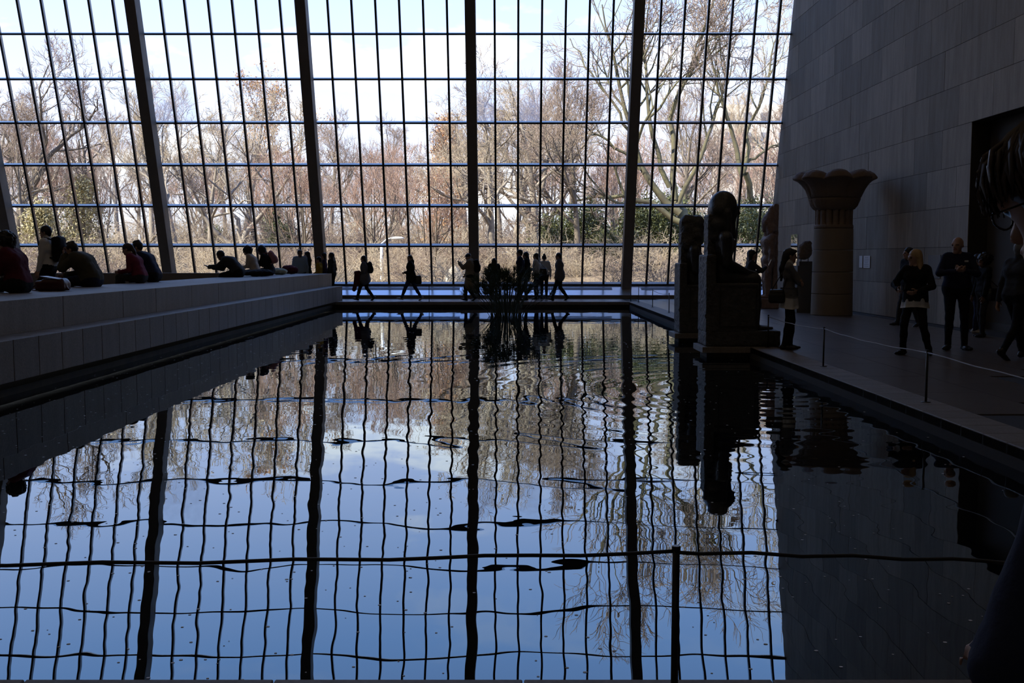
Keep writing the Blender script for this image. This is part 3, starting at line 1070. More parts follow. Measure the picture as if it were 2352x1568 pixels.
# lamp posts, rail, rock ------------------------------------------
def lamp_post(px, ytop, ybot, d, label, arm):
    b = at_depth(px, ybot, d)
    b.z = ground_z(b.x, b.y) - 0.1
    top = at_depth(px, ytop, d).z - b.z
    o = empty('lamp_post', b, 0, label, 'lamp post')
    tube('pole', [(np.array([[0, 0, 0], [0, 0, top * 0.5], [0, 0, top]]), np.array([0.10, 0.08, 0.06]))], MAT['lamp_white'], o, 8)
    if arm:
        arm_ = tube('arm', [(np.array([[0, 0, top], [0.25, 0, top + 0.22], [0.55, 0, top + 0.28]]), np.array([0.045, 0.04, 0.035]))], MAT['lamp_white'], o, 6)
        hd = link_mesh('lamp_head', lathe_mesh('lamp_head', [(0.02, -0.09), (0.13, -0.07), (0.17, 0), (0.1, 0.06), (0.02, 0.07)], 12, MAT['lamp_white']), arm_, (0.75, 0, top + 0.27))
        hd.scale = (1.9, 0.8, 0.9)
lamp_post(877, 560, 640, 47, 'white lamp post behind the two walking women', True)
lamp_post(322, 538, 600, 60, 'white post standing behind the couple on the bench', False)
lamp_post(1752, 455, 560, 62, 'thin white lamp post near the stone wall', False)
rk = at_depth(1043, 640, 45)
rk.z = ground_z(rk.x, rk.y) - 0.15
bm = bmesh.new()
bmesh.ops.create_icosphere(bm, subdivisions=3, radius=0.55)
for v in bm.verts:
    h = (v.co.z + 0.55) / 1.1
    s = 1.25 - 0.95 * h
    v.co.x *= s
    v.co.y *= s
    v.co += Vector((rng.uniform(-.02, .02), rng.uniform(-.02, .02), 0.45))
me = bpy.data.meshes.new('boulder')
bm.to_mesh(me)
bm.free()
tag(link_mesh('boulder', me, None, rk, mat=MAT['rock']), 'pale pointed boulder outside behind the man in the cap', 'rock')
# park road rail
p0, p1 = at_depth(1100, 583, 66), at_depth(1200, 583, 66)
rl = empty('guard_rail', ((p0.x + p1.x) / 2, 66, ground_z(4, 66)), 0, 'pale guard rail beside the park road right of the middle column', 'rail')
for dz in (0.25, 0.62):
    cbox('rail', p1.x - p0.x, 0.06, 0.16, MAT['lamp_white'], rl, (0, 0, dz))
for k in range(4):
    cbox('rail_post', 0.09, 0.09, 0.9, MAT['rock'], rl, ((k / 3 - 0.5) * (p1.x - p0.x) * 0.96, 0.08, 0.3))

# pale apartment block beyond the trees at the right ---------------
principled('facade', (0.62, 0.56, 0.47), 0.9)
principled('facade_window', (0.20, 0.21, 0.24), 0.3)
q0, q1 = at_depth(1655, 240, 175), at_depth(1860, 240, 175)
ab = empty('apartment_block', ((q0.x + q1.x) / 2, 178, 0), 0, 'pale apartment block beyond the trees beside the stone wall', 'building')
W_, H_ = q1.x - q0.x, q0.z
cbox('wall', W_, 6, H_, MAT['facade'], ab, (0, 0, H_ / 2))
for i in range(5):
    for j in range(5):
        cbox('facade_window', 1.3, 0.2, 1.7, MAT['facade_window'], ab, (-W_ / 2 + W_ * (i + 0.5) / 5, -3.02, H_ - 2.2 - j * 3.3))
# ================================================================ smooth solid modeller (distance fields -> one continuous mesh)
def vec(*a):
    return np.array(a, float)

def nrm(v):
    v = np.asarray(v, float)
    return v / (np.linalg.norm(v) + 1e-12)

def cap(a, b, ra, rb=None, m=0, sq=None, k=None):
    return dict(t='c', a=np.asarray(a, float), b=np.asarray(b, float), ra=ra, rb=ra if rb is None else rb, m=m, sq=sq, k=k)

def ell(c, r, m=0, rot=None, k=None):
    return dict(t='e', c=np.asarray(c, float), r=np.asarray(r, float), m=m, rot=rot, k=k)

def rbox(c, h, rd=0.02, m=0, rot=None, k=None):
    return dict(t='b', c=np.asarray(c, float), h=np.asarray(h, float), rd=rd, m=m, rot=rot, k=k)

def cut(p):
    p['neg'] = True
    return p

def p_bounds(p):
    if p['t'] == 'c':
        r = max(p['ra'], p['rb'])
        return np.minimum(p['a'], p['b']) - r, np.maximum(p['a'], p['b']) + r
    if p['t'] == 'e':
        r = p['r'].max() if p['rot'] is not None else p['r']
        return p['c'] - r, p['c'] + r
    h = np.linalg.norm(p['h']) if p['rot'] is not None else p['h'] + p['rd'] * 0
    return p['c'] - h - 0.001, p['c'] + h + 0.001

def p_dist(p, P):
    if p['t'] == 'c':
        ba = p['b'] - p['a']
        pa = P - p['a']
        h = np.clip(pa @ ba / (ba @ ba + 1e-12), 0, 1)
        q = pa - h[..., None] * ba
        s = 1.0
        if p['sq'] is not None:
            nv, f = p['sq']
            q = q + (q @ nv)[..., None] * nv * (1 / f - 1)
            s = f if f < 1 else 1.0
        return (np.sqrt((q * q).sum(-1)) - (p['ra'] + (p['rb'] - p['ra']) * h)) * (0.5 + 0.5 * s)
    q = P - p['c']
    if p['rot'] is not None:
        q = q @ p['rot']
    if p['t'] == 'e':
        k0 = np.sqrt(((q / p['r']) ** 2).sum(-1))
        k1 = np.sqrt(((q / p['r'] ** 2) ** 2).sum(-1)) + 1e-9
        return k0 * (k0 - 1) / k1
    d = np.abs(q) - (p['h'] - p['rd'])
    return np.sqrt((np.maximum(d, 0) ** 2).sum(-1)) + np.minimum(d.max(-1), 0) - p['rd']

def solid(prims, vox, k=0.03, rough=None, seed=0):
    lo = np.min([p_bounds(p)[0] for p in prims if not p.get('neg')], axis=0) - 3 * vox - 0.01
    hi = np.max([p_bounds(p)[1] for p in prims if not p.get('neg')], axis=0) + 3 * vox + 0.01
    N = np.ceil((hi - lo) / vox).astype(int) + 1
    ax = [lo[i] + np.arange(N[i]) * vox for i in range(3)]
    D = np.full(N, 1.0, dtype=np.float32)
    BEST = np.full(N, 9.0, dtype=np.float32)
    M = np.zeros(N, dtype=np.int16)
    for p in prims:
        kk = k if p['k'] is None else p['k']
        a, b = p_bounds(p)
        mg = kk + 3 * vox
        i0 = np.maximum(np.floor((a - mg - lo) / vox).astype(int), 0)
        i1 = np.minimum(np.ceil((b + mg - lo) / vox).astype(int) + 1, N)
        if (i1 <= i0).any():
            continue
        sl = tuple(slice(i0[i], i1[i]) for i in range(3))
        G = np.stack(np.meshgrid(ax[0][sl[0]], ax[1][sl[1]], ax[2][sl[2]], indexing='ij'), -1)
        d = p_dist(p, G).astype(np.float32)
        if p.get('neg'):
            D[sl] = np.maximum(D[sl], -d)
            continue
        o = D[sl]
        if kk > 0:
            h = np.maximum(kk - np.abs(o - d), 0) / kk
            D[sl] = np.minimum(o, d) - h * h * kk * 0.25
        else:
            D[sl] = np.minimum(o, d)
        bt = BEST[sl]
        w = d < bt
        bt[w] = d[w]
        M[sl][w] = p['m']
    if rough:
        g = np.random.default_rng(seed)
        amp, cell = rough
        n = np.maximum((np.array(N) * vox / cell).astype(int) + 3, 3)
        lat = g.normal(size=n)
        idx = [np.clip(np.arange(N[i]) * vox / cell, 0, n[i] - 1.001) for i in range(3)]
        i0 = [x.astype(int) for x in idx]
        f = [(x - y) for x, y in zip(idx, i0)]
        f = [x * x * (3 - 2 * x) for x in f]
        T = 0
        for dx in (0, 1):
            for dy in (0, 1):
                for dz in (0, 1):
                    w = ((f[0] if dx else 1 - f[0])[:, None, None] * (f[1] if dy else 1 - f[1])[None, :, None] * (f[2] if dz else 1 - f[2])[None, None, :])
                    T = T + w * lat[np.ix_(i0[0] + dx, i0[1] + dy, i0[2] + dz)]
        D = D + (amp * T).astype(np.float32)
    # surface nets
    S = D < 0
    acc = np.zeros(tuple(N - 1) + (3,), dtype=np.float32)
    cnt = np.zeros(tuple(N - 1), dtype=np.float32)
    edges = []
    for axis in range(3):
        s0 = [slice(None)] * 3
        s1 = [slice(None)] * 3
        s0[axis] = slice(0, -1)
        s1[axis] = slice(1, None)
        cr_ = S[tuple(s0)] != S[tuple(s1)]
        I = np.argwhere(cr_)
        if len(I) == 0:
            continue
        d0 = D[tuple(s0)][cr_]
        d1 = D[tuple(s1)][cr_]
        t = d0 / (d0 - d1)
        pos = I.astype(np.float32)
        pos[:, axis] += t
        o1, o2 = (axis + 1) % 3, (axis + 2) % 3
        for da in (0, -1):
            for db in (0, -1):
                J = I.copy()
                J[:, o1] += da
                J[:, o2] += db
                ok = ((J >= 0) & (J < (N - 1))).all(1)
                np.add.at(acc, tuple(J[ok].T), pos[ok])
                np.add.at(cnt, tuple(J[ok].T), 1)
        edges.append((axis, I, S[tuple(s0)][cr_]))
    cells = np.argwhere(cnt > 0)
    ids = np.full(tuple(N - 1), -1, dtype=np.int64)
    ids[tuple(cells.T)] = np.arange(len(cells))
    V = acc[tuple(cells.T)] / cnt[tuple(cells.T)][:, None]
    Fs = []
    for axis, I, ins in edges:
        o1, o2 = (axis + 1) % 3, (axis + 2) % 3
        q = []
        for da, db in ((0, 0), (-1, 0), (-1, -1), (0, -1)):
            J = I.copy()
            J[:, o1] += da
            J[:, o2] += db
            J = np.clip(J, 0, N - 2)
            q.append(ids[tuple(J.T)])
        Q = np.stack(q, -1)
        Q[~ins] = Q[~ins][:, ::-1]
        Fs.append(Q[(Q >= 0).all(1)])
    F = np.concatenate(Fs)
    C = V[F].mean(1)
    ci = np.clip(np.round(C).astype(int), 0, np.array(N) - 1)
    fm = M[tuple(ci.T)]
    return V * vox + lo, F, fm

def solid_obj(name, prims, mats, vox=0.012, k=0.03, parent=None, loc=None, rotz=0.0, rough=None, seed=0):
    V, F, fm = solid(prims, vox, k, rough, seed)
    me = np_mesh(name, V, F, True, fm)
    for m in mats:
        me.materials.append(m)
    o = link_mesh(name, me, parent, loc)
    o.rotation_euler = (0, 0, rotz)
    return o

# ---------------------------------------------------------------- people
principled('skin', (0.42, 0.26, 0.19), 0.55)
principled('skin_dark', (0.16, 0.09, 0.06), 0.55)
principled('eye', (0.02, 0.015, 0.015), 0.2)
principled('lips', (0.30, 0.12, 0.10), 0.5)
def cloth(name, col):
    return principled(name, col, 0.85, spec=0.2, bump=(35, 0.004))
for n_, c_ in (('black_cloth', (0.012, 0.012, 0.014)), ('charcoal_cloth', (0.035, 0.036, 0.04)), ('grey_cloth', (0.14, 0.14, 0.145)), ('pale_grey_cloth', (0.36, 0.37, 0.39)), ('white_cloth', (0.62, 0.61, 0.58)),
               ('navy_cloth', (0.018, 0.022, 0.05)), ('denim', (0.03, 0.04, 0.08)), ('maroon_cloth', (0.09, 0.012, 0.025)), ('magenta_cloth', (0.17, 0.025, 0.05)), ('olive_cloth', (0.065, 0.06, 0.042)),
               ('khaki_cloth', (0.26, 0.21, 0.14)), ('cream_cloth', (0.50, 0.42, 0.33)), ('sky_cloth', (0.30, 0.40, 0.52)), ('yellow_cloth', (0.48, 0.28, 0.02)), ('purple_cloth', (0.07, 0.04, 0.10)),
               ('pink_cloth', (0.36, 0.16, 0.16)), ('teal_cloth', (0.02, 0.05, 0.055)), ('pale_green_cloth', (0.50, 0.55, 0.42)), ('red_cloth', (0.20, 0.015, 0.02))):
    cloth(n_, c_)
principled('shoe_black', (0.012, 0.011, 0.011), 0.4)
principled('shoe_pale', (0.45, 0.42, 0.38), 0.6)
principled('hair_black', (0.010, 0.009, 0.009), 0.5)
principled('hair_brown', (0.035, 0.02, 0.012), 0.5)
principled('hair_blond', (0.42, 0.28, 0.14), 0.5)
principled('hair_grey', (0.16, 0.16, 0.155), 0.6)
principled('leather_black', (0.012, 0.012, 0.013), 0.4)
principled('leather_maroon', (0.07, 0.018, 0.018), 0.4)
principled('grey_flap', (0.20, 0.21, 0.23), 0.35)
principled('phone_black', (0.008, 0.008, 0.01), 0.15)
principled('plastic_clear', (0.20, 0.22, 0.25), 0.1)

def ik(a, c, l1, l2, pole):
    a, c = np.asarray(a, float), np.asarray(c, float)
    d = np.linalg.norm(c - a)
    if d > (l1 + l2) * 0.998:
        c = a + (c - a) / d * (l1 + l2) * 0.998
        d = (l1 + l2) * 0.998
    ax = (c - a) / (d + 1e-9)
    x = (l1 * l1 - l2 * l2 + d * d) / (2 * d)
    h = math.sqrt(max(l1 * l1 - x * x, 0))
    pl = np.asarray(pole, float)
    pl = pl - pl.dot(ax) * ax
    return a + ax * x + nrm(pl) * h, c

def rot_axis(axis, ang):
    return np.array(Matrix.Rotation(ang, 3, Vector(axis)))

SK, TOP, BOT, SHOE, EYE, LIP, X1, X2 = range(8)

def hand(pr, w, d, n, S, side, curl=0.5, m=SK):
    """palm + four fingers + thumb; w wrist, d direction, n palm normal (towards the palm), side +1 left"""
    d = nrm(d)
    n = nrm(n - n.dot(d) * d)
    lat = np.cross(d, n) * side
    pr.append(cap(w, w + d * 0.085 * S, 0.026 * S, 0.036 * S, m, (n, 0.45), 0.012))
    for i, (o, L) in enumerate(((-0.030, 0.074), (-0.010, 0.083), (0.010, 0.078), (0.029, 0.060))):
        p = w + d * 0.088 * S + lat * o * S
        dd = d.copy()
        for j, f in enumerate((0.42, 0.32, 0.26)):
            dd = nrm(dd * math.cos(curl * 0.7) + n * math.sin(curl * 0.7))
            q = p + dd * L * f * S
            pr.append(cap(p, q, (0.0105 - 0.001 * j) * S, (0.0098 - 0.001 * j) * S, m, None, 0.004))
            p = q
    p = w + d * 0.028 * S - lat * 0.030 * S
    q = p + nrm(d * 0.7 - lat * 0.6 + n * 0.35) * 0.042 * S
    r_ = q + nrm(d * 0.85 - lat * 0.15 + n * 0.5) * 0.034 * S
    pr.append(cap(p, q, 0.0135 * S, 0.012 * S, m, None, 0.008))
    pr.append(cap(q, r_, 0.0115 * S, 0.009 * S, m, None, 0.004))

def figure(label, loc, yaw, h=1.70, girth=1.0, pelvis=(0, 0, 0.93), lean=2, lean2=None, twist=0, side=0, head=(0, 0), lf=(0.02, 0.09, 0.075), rf=(0.02, -0.09, 0.075),
           lfd=8, rfd=-8, lft=0, rft=0, lh=None, rh=None, lpole=(-1, 0.5, -0.2), rpole=(-1, -0.5, -0.2), lhd=None, rhd=None, lhn=None, rhn=None, curl=0.5,
           top='charcoal_cloth', bot='black_cloth', shoe='shoe_black', skin='skin', hair='short', hairc='hair_black', coat=None, collar=None, hem=None, sleeves=True, vox=0.016,
           knee=(1, 0, 0), lknee=None, rknee=None, extra=(), extra_mats=(), face=True, loose=0.0):
    """one person; local +x is forward, +y is the person's left"""
    S = h / 1.70
    A = lambda p: np.asarray(p, float) * S
    P = A(pelvis)
    l1 = math.radians(lean)
    l2 = math.radians(lean if lean2 is None else lean2)
    sd = math.sin(math.radians(side))
    u1 = nrm(vec(math.sin(l1), sd, math.cos(l1)))
    u2 = nrm(vec(math.sin(l2), sd, math.cos(l2)))
    tw = math.radians(twist)
    lat0 = vec(0, 1, 0)
    lat = vec(-math.sin(tw), math.cos(tw), 0)
    Wst = P + u1 * 0.17 * S
    Ch = Wst + nrm(u1 + u2) * 0.17 * S
    Sh = Ch + u2 * 0.135 * S
    Nk = Sh + u2 * 0.055 * S
    hy, hp = math.radians(head[0] + twist), math.radians(head[1])
    f0 = vec(math.cos(hy), math.sin(hy), 0)
    hf = f0 * math.cos(hp) - vec(0, 0, 1) * math.sin(hp)
    hu = f0 * math.sin(hp) + vec(0, 0, 1) * math.cos(hp)
    hl = np.cross(hu, hf)
    nd = nrm(u2 * 0.8 + hu * 0.6)
    Hc = Nk + nd * 0.125 * S + hf * 0.02 * S
    HR = np.stack([hf, hl, hu], 1)
    g = girth
    pr = []
    t = 0.008 + loose
    # torso
    fw1 = np.cross(lat0, u1)
    fw2 = np.cross(lat, u2)
    pr += [cap(P - lat0 * 0.075 * S * g, P + lat0 * 0.075 * S * g, (0.115 * g + t * 0.5) * S, m=BOT if not coat else TOP, k=0.05),
           cap(Wst - lat0 * 0.065 * S * g, Wst + lat0 * 0.065 * S * g, (0.100 * g + t) * S, m=TOP, k=0.06),
           cap(Ch - lat * 0.085 * S * g, Ch + lat * 0.085 * S * g, (0.112 * g + t) * S, m=TOP, k=0.06),
           cap(Sh - lat * 0.145 * S, Sh + lat * 0.145 * S, (0.062 + t) * S * (0.5 + 0.5 * g), m=TOP, k=0.06),
           cap(P + u1 * 0.05 * S - lat0 * 0.07 * S, P + u1 * 0.05 * S + lat0 * 0.07 * S, (0.118 * g + t) * S, m=TOP, k=0.03)]
    if hem:
        L, r0, r1, m_ = hem
        for s_ in (-1, 1):
            pr.append(cap(P + u1 * 0.06 * S + lat0 * 0.05 * s_ * S, P - vec(0, 0, L) * S + lat0 * (0.05 + r1 * 0.3) * s_ * S, r0 * S * g, r1 * S * g, m_, None, 0.03))
    # neck and head
    pr += [cap(Sh + u2 * 0.01, Hc - hu * 0.05 * S, 0.058 * S, 0.05 * S, SK, k=0.025),
           ell(Hc + hu * 0.022 * S - hf * 0.008 * S, A((0.098, 0.077, 0.098)), SK, HR, 0.02),
           cap(Hc + hf * 0.035 * S - hu * 0.01 * S, Hc + hf * 0.062 * S - hu * 0.088 * S, 0.062 * S, 0.034 * S, SK, None, 0.03),
           cap(Hc - hu * 0.05 * S, Hc + hf * 0.05 * S - hu * 0.085 * S, 0.05 * S, 0.036 * S, SK, None, 0.03)]
    if collar is not None:
        pr.append(cap(Sh + u2 * 0.02 * S, Sh + u2 * 0.065 * S, 0.075 * S, 0.068 * S, collar, None, 0.015))
    if face:
        pr += [cap(Hc + hf * 0.09 * S + hu * 0.012 * S, Hc + hf * 0.112 * S - hu * 0.030 * S, 0.010 * S, 0.0145 * S, SK, None, 0.012),
               cap(Hc + hf * 0.083 * S + hu * 0.024 * S - hl * 0.045 * S, Hc + hf * 0.083 * S + hu * 0.024 * S + hl * 0.045 * S, 0.012 * S, m=SK, k=0.012),
               cap(Hc + hf * 0.093 * S - hu * 0.060 * S - hl * 0.018 * S, Hc + hf * 0.093 * S - hu * 0.060 * S + hl * 0.018 * S, 0.010 * S, m=LIP, k=0.006)]
        for s_ in (-1, 1):
            pr.append(ell(Hc + hf * 0.083 * S + hu * 0.006 * S + hl * 0.033 * s_ * S, A((0.013, 0.014, 0.008)), EYE, HR, 0.003))
            pr.append(ell(Hc - hf * 0.008 * S - hu * 0.012 * S + hl * 0.080 * s_ * S, A((0.020, 0.011, 0.032)), SK, HR, 0.006))
    # arms
    arm_pts = []
    for s_, hpnt, pole, hd, hn in ((1, lh, lpole, lhd, lhn), (-1, rh, rpole, rhd, rhn)):
        sh = Sh + lat * 0.175 * s_ * S - u2 * 0.015 * S
        if hpnt is None:
            hpnt = (sh / S + vec(0.06, 0.07 * s_, -0.52))
        el, wr_ = ik(sh, A(hpnt), 0.285 * S, 0.255 * S, vec(pole[0], pole[1], pole[2]))
        pr += [cap(sh, el, (0.054 + t) * S, (0.044 + t) * S, TOP, None, 0.03)]
        fm_ = TOP if sleeves else SK
        pr += [cap(el, el + (wr_ - el) * 0.96, (0.044 + (t if sleeves else 0)) * S, (0.031 + (t if sleeves else 0)) * S, fm_, None, 0.02)]
        d = nrm(wr_ - el) if hd is None else nrm(vec(*hd))
        n_ = vec(0, -s_, 0) if hn is None else vec(*hn)
        hand(pr, wr_, d, n_, S, s_, curl)
        arm_pts.append((el, wr_))
    # legs
    for s_, ft, kn_, fd, fp in ((1, lf, lknee, lfd, lft), (-1, rf, rknee, rfd, rft)):
        hp_ = P + lat0 * 0.088 * s_ * S * (0.7 + 0.3 * g) - vec(0, 0, 0.01)
        kn0 = knee if kn_ is None else kn_
        kj, an = ik(hp_, A(ft), 0.425 * S, 0.425 * S, vec(*kn0))
        pr += [cap(hp_, kj, (0.088 * g + t * 0.4) * S, (0.058 + t * 0.4) * S, BOT, None, 0.035),
               cap(kj, kj + (an - kj) * 0.45, (0.057 + t * 0.3) * S, (0.056 + t * 0.3) * S, BOT, None, 0.03),
               cap(kj + (an - kj) * 0.35, an, (0.056 + t * 0.3) * S, (0.043 + t * 0.3) * S, BOT, None, 0.02)]
        a_, p_ = math.radians(fd), math.radians(fp)
        fdv = vec(math.cos(a_) * math.cos(p_), math.sin(a_) * math.cos(p_), -math.sin(p_))
        fu = nrm(vec(0, 0, 1) - fdv[2] * fdv)
        hl_ = an - fu * 0.035 * S - fdv * 0.045 * S
        to = an - fu * 0.044 * S + fdv * 0.165 * S
        pr += [cap(hl_, hl_ + (to - hl_) * 0.62, 0.040 * S, 0.042 * S, SHOE, (fu, 0.85), 0.02),
               cap(hl_ + (to - hl_) * 0.5, to, 0.040 * S, 0.030 * S, SHOE, (fu, 0.8), 0.02),
               cap(an + fu * 0.03 * S, hl_ + fdv * 0.02 * S, 0.043 * S, 0.04 * S, SHOE, None, 0.015)]
    env = dict(P=P, Wst=Wst, Ch=Ch, Sh=Sh, Nk=Nk, Hc=Hc, hf=hf, hu=hu, hl=hl, HR=HR, S=S, u1=u1, u2=u2, lat=lat, fw=fw2, arms=arm_pts)
    for e in extra:
        pr += e(env)
    root = empty('person', loc, yaw, label, 'person')
    ml = [MAT[skin], MAT[top], MAT[bot], MAT[shoe], MAT['eye'], MAT['lips']] + [MAT[m_] for m_ in extra_mats]
    body = solid_obj('body', pr, ml, vox, 0.03, root, rough=(0.0032, 0.055), seed=int(h * 1000) % 97)
    hp = hair_prims(hair, env)
    if hp:
        solid_obj('hair', hp, [MAT[hairc]], min(vox, 0.014), 0.02, root, rough=(0.013, 0.03) if 'curly' in hair or 'afro' in hair else (0.003, 0.02), seed=3)
    root['_h'] = 0
    del root['_h']
    root_env[root.name] = env
    return root
root_env = {}

def hem_skirt(root, name, mat, z0, z1, r0, r1, waves=9, amp=0.012, cx=0.0, cy=0.0):
    """cloth hem hanging round the hips: closed double-walled ring from z0 down to z1 (local metres), r=(fwd, lateral)"""
    seg, rows = 72, 6
    V, F = [], []
    for inn in (0, 1):
        for j in range(rows):
            t = j / (rows - 1)
            for k in range(seg):
                a = 2 * math.pi * k / seg
                w = 1 + amp * 6 * t * math.sin(waves * a + 0.6 * math.sin(3 * a)) - 0.03 * inn
                rx, ry = r0[0] + (r1[0] - r0[0]) * t, r0[1] + (r1[1] - r0[1]) * t
                V.append((cx + rx * w * math.cos(a), cy + ry * w * math.sin(a), z0 + (z1 - z0) * t + 0.012 * t * math.sin(2 * a + 1)))
    n = seg * rows
    for j in range(rows - 1):
        for k in range(seg):
            k2 = (k + 1) % seg
            F.append((j * seg + k, (j + 1) * seg + k, (j + 1) * seg + k2, j * seg + k2))
            F.append((n + j * seg + k, n + j * seg + k2, n + (j + 1) * seg + k2, n + (j + 1) * seg + k))
    for j in (0, rows - 1):
        for k in range(seg):
            k2 = (k + 1) % seg
            q = (j * seg + k, j * seg + k2, n + j * seg + k2, n + j * seg + k)
            F.append(q if j else q[::-1])
    me = mesh_pd(name, V, F, True)
    return link_mesh(name, me, root, (0, 0, 0), mat=MAT[mat])

def hair_prims(kind, e):
    Hc, hf, hu, hl, HR, S, u2 = e['Hc'], e['hf'], e['hu'], e['hl'], e['HR'], e['S'], e['u2']
    if kind in ('none', None):
        return []
    A = lambda *a: np.asarray(a, float) * S
    pr = [ell(Hc + hu * 0.032 * S - hf * 0.014 * S, A(0.106, 0.088, 0.102), 0, HR, 0.01)]
    back = -hf
    dn = vec(0, 0, -1)
    if kind == 'short':
        pr.append(cap(Hc - hf * 0.06 * S, Hc - hf * 0.055 * S - hu * 0.05 * S, 0.055 * S, 0.045 * S))
    elif kind == 'quiff':
        pr.append(cap(Hc - hf * 0.06 * S, Hc - hf * 0.055 * S - hu * 0.04 * S, 0.055 * S, 0.045 * S))
        pr.append(cap(Hc + hf * 0.05 * S + hu * 0.105 * S, Hc - hf * 0.04 * S + hu * 0.125 * S, 0.035 * S, 0.03 * S))
    elif kind in ('long', 'long_forward'):
        for s_ in (-1, 0, 1):
            a = Hc - hf * 0.05 * S + hl * 0.052 * s_ * S
            b = a + dn * 0.20 * S - hf * 0.05 * S + hl * 0.015 * s_ * S
            c = b + dn * 0.20 * S - u2 * 0.0 + hl * 0.0 * S
            pr += [cap(a, b, 0.052 * S, 0.05 * S, 0, None, 0.03), cap(b, c, 0.05 * S, 0.028 * S, 0, None, 0.03)]
    elif kind == 'shoulder':
        for s_ in (-1, 0, 1):
            a = Hc - hf * 0.045 * S + hl * 0.06 * s_ * S
            b = a + dn * 0.24 * S + hl * 0.02 * s_ * S - hf * 0.02 * S
            pr += [cap(a, b, 0.052 * S, 0.042 * S, 0, None, 0.03)]
    elif kind == 'ponytail':
        a = Hc - hf * 0.10 * S + hu * 0.03 * S
        b = a - hf * 0.06 * S + dn * 0.12 * S
        c = b + dn * 0.22 * S - hf * 0.05 * S
        pr += [cap(Hc - hf * 0.05 * S, a, 0.06 * S, 0.04 * S), cap(a, b, 0.035 * S, 0.04 * S), cap(b, c, 0.04 * S, 0.02 * S)]
    elif kind == 'bun':
        pr += [ell(Hc - hf * 0.04 * S + hu * 0.14 * S, A(0.045, 0.045, 0.04), 0, None, 0.015)]
    elif kind == 'curly':
        pr += [ell(Hc + hu * 0.02 * S - hf * 0.03 * S, A(0.13, 0.125, 0.13), 0, HR, 0.02), cap(Hc - hf * 0.06 * S, Hc - hf * 0.06 * S + dn * 0.13 * S, 0.1 * S, 0.075 * S, 0, None, 0.03)]
    elif kind == 'afro':
        pr += [ell(Hc + hu * 0.035 * S - hf * 0.05 * S, A(0.155, 0.15, 0.14), 0, HR, 0.02)]
    elif kind == 'hood':
        pr += [ell(Hc + hu * 0.02 * S - hf * 0.02 * S, A(0.125, 0.11, 0.135), 0, HR, 0.02), cap(Hc - hf * 0.05 * S, Hc - hf * 0.09 * S + dn * 0.18 * S, 0.10 * S, 0.11 * S, 0, None, 0.03)]
    elif kind == 'cap':
        pr = [ell(Hc + hu * 0.05 * S - hf * 0.006 * S, A(0.108, 0.092, 0.085), 0, HR, 0.01), cap(Hc + hf * 0.08 * S + hu * 0.05 * S, Hc + hf * 0.165 * S + hu * 0.035 * S, 0.05 * S, 0.04 * S, 0, (hu, 0.22), 0.01)]
        return pr + [cut(ell(Hc + hf * 0.07 * S - hu * 0.06 * S, A(0.07, 0.10, 0.075), 0, HR))]
    elif kind == 'fringe_long':
        pr.append(cap(Hc + hf * 0.075 * S + hu * 0.08 * S - hl * 0.03 * S, Hc + hf * 0.075 * S + hu * 0.08 * S + hl * 0.03 * S, 0.03 * S))
        a = Hc - hf * 0.06 * S
        b = a + dn * 0.22 * S - hf * 0.06 * S
        c = b + dn * 0.20 * S - hf * 0.02 * S
        pr += [cap(a, b, 0.07 * S, 0.055 * S, 0, None, 0.03), cap(b, c, 0.055 * S, 0.02 * S, 0, None, 0.03)]
    face_r = A(0.075, 0.066, 0.085)
    pr.append(cut(ell(Hc + hf * 0.080 * S - hu * 0.036 * S, face_r, 0, HR)))
    return pr
# ================================================================ statues, column, pedestal, labels, barriers, plant
def slab(name, label, x0, x1, y0, y1):
    s = empty(name, ((x0 + x1) / 2, (y0 + y1) / 2, -0.6), 0, label, 'plinth')
    c = Vector(s.location)
    o = box('slab', x0, x1, y0, y1, -0.10, 0.0, MAT['granite'], s, 0.004)
    o.location = Vector(o.location) - c
    o = box('base_block', x0 + 0.10, x1 - 0.0, y0 + 0.14, y1 - 0.14, -0.6, -0.102, MAT['pool_wall'], s, 0.004)
    o.location = Vector(o.location) - c
slab('plinth', 'granite slab jutting over the water under the crowned seated statue', 3.23, KX - 0.005, 17.28, 18.17)
slab('plinth', 'granite slab jutting over the water under the eroded seated statue', 3.26, KX - 0.005, 20.42, 21.24)

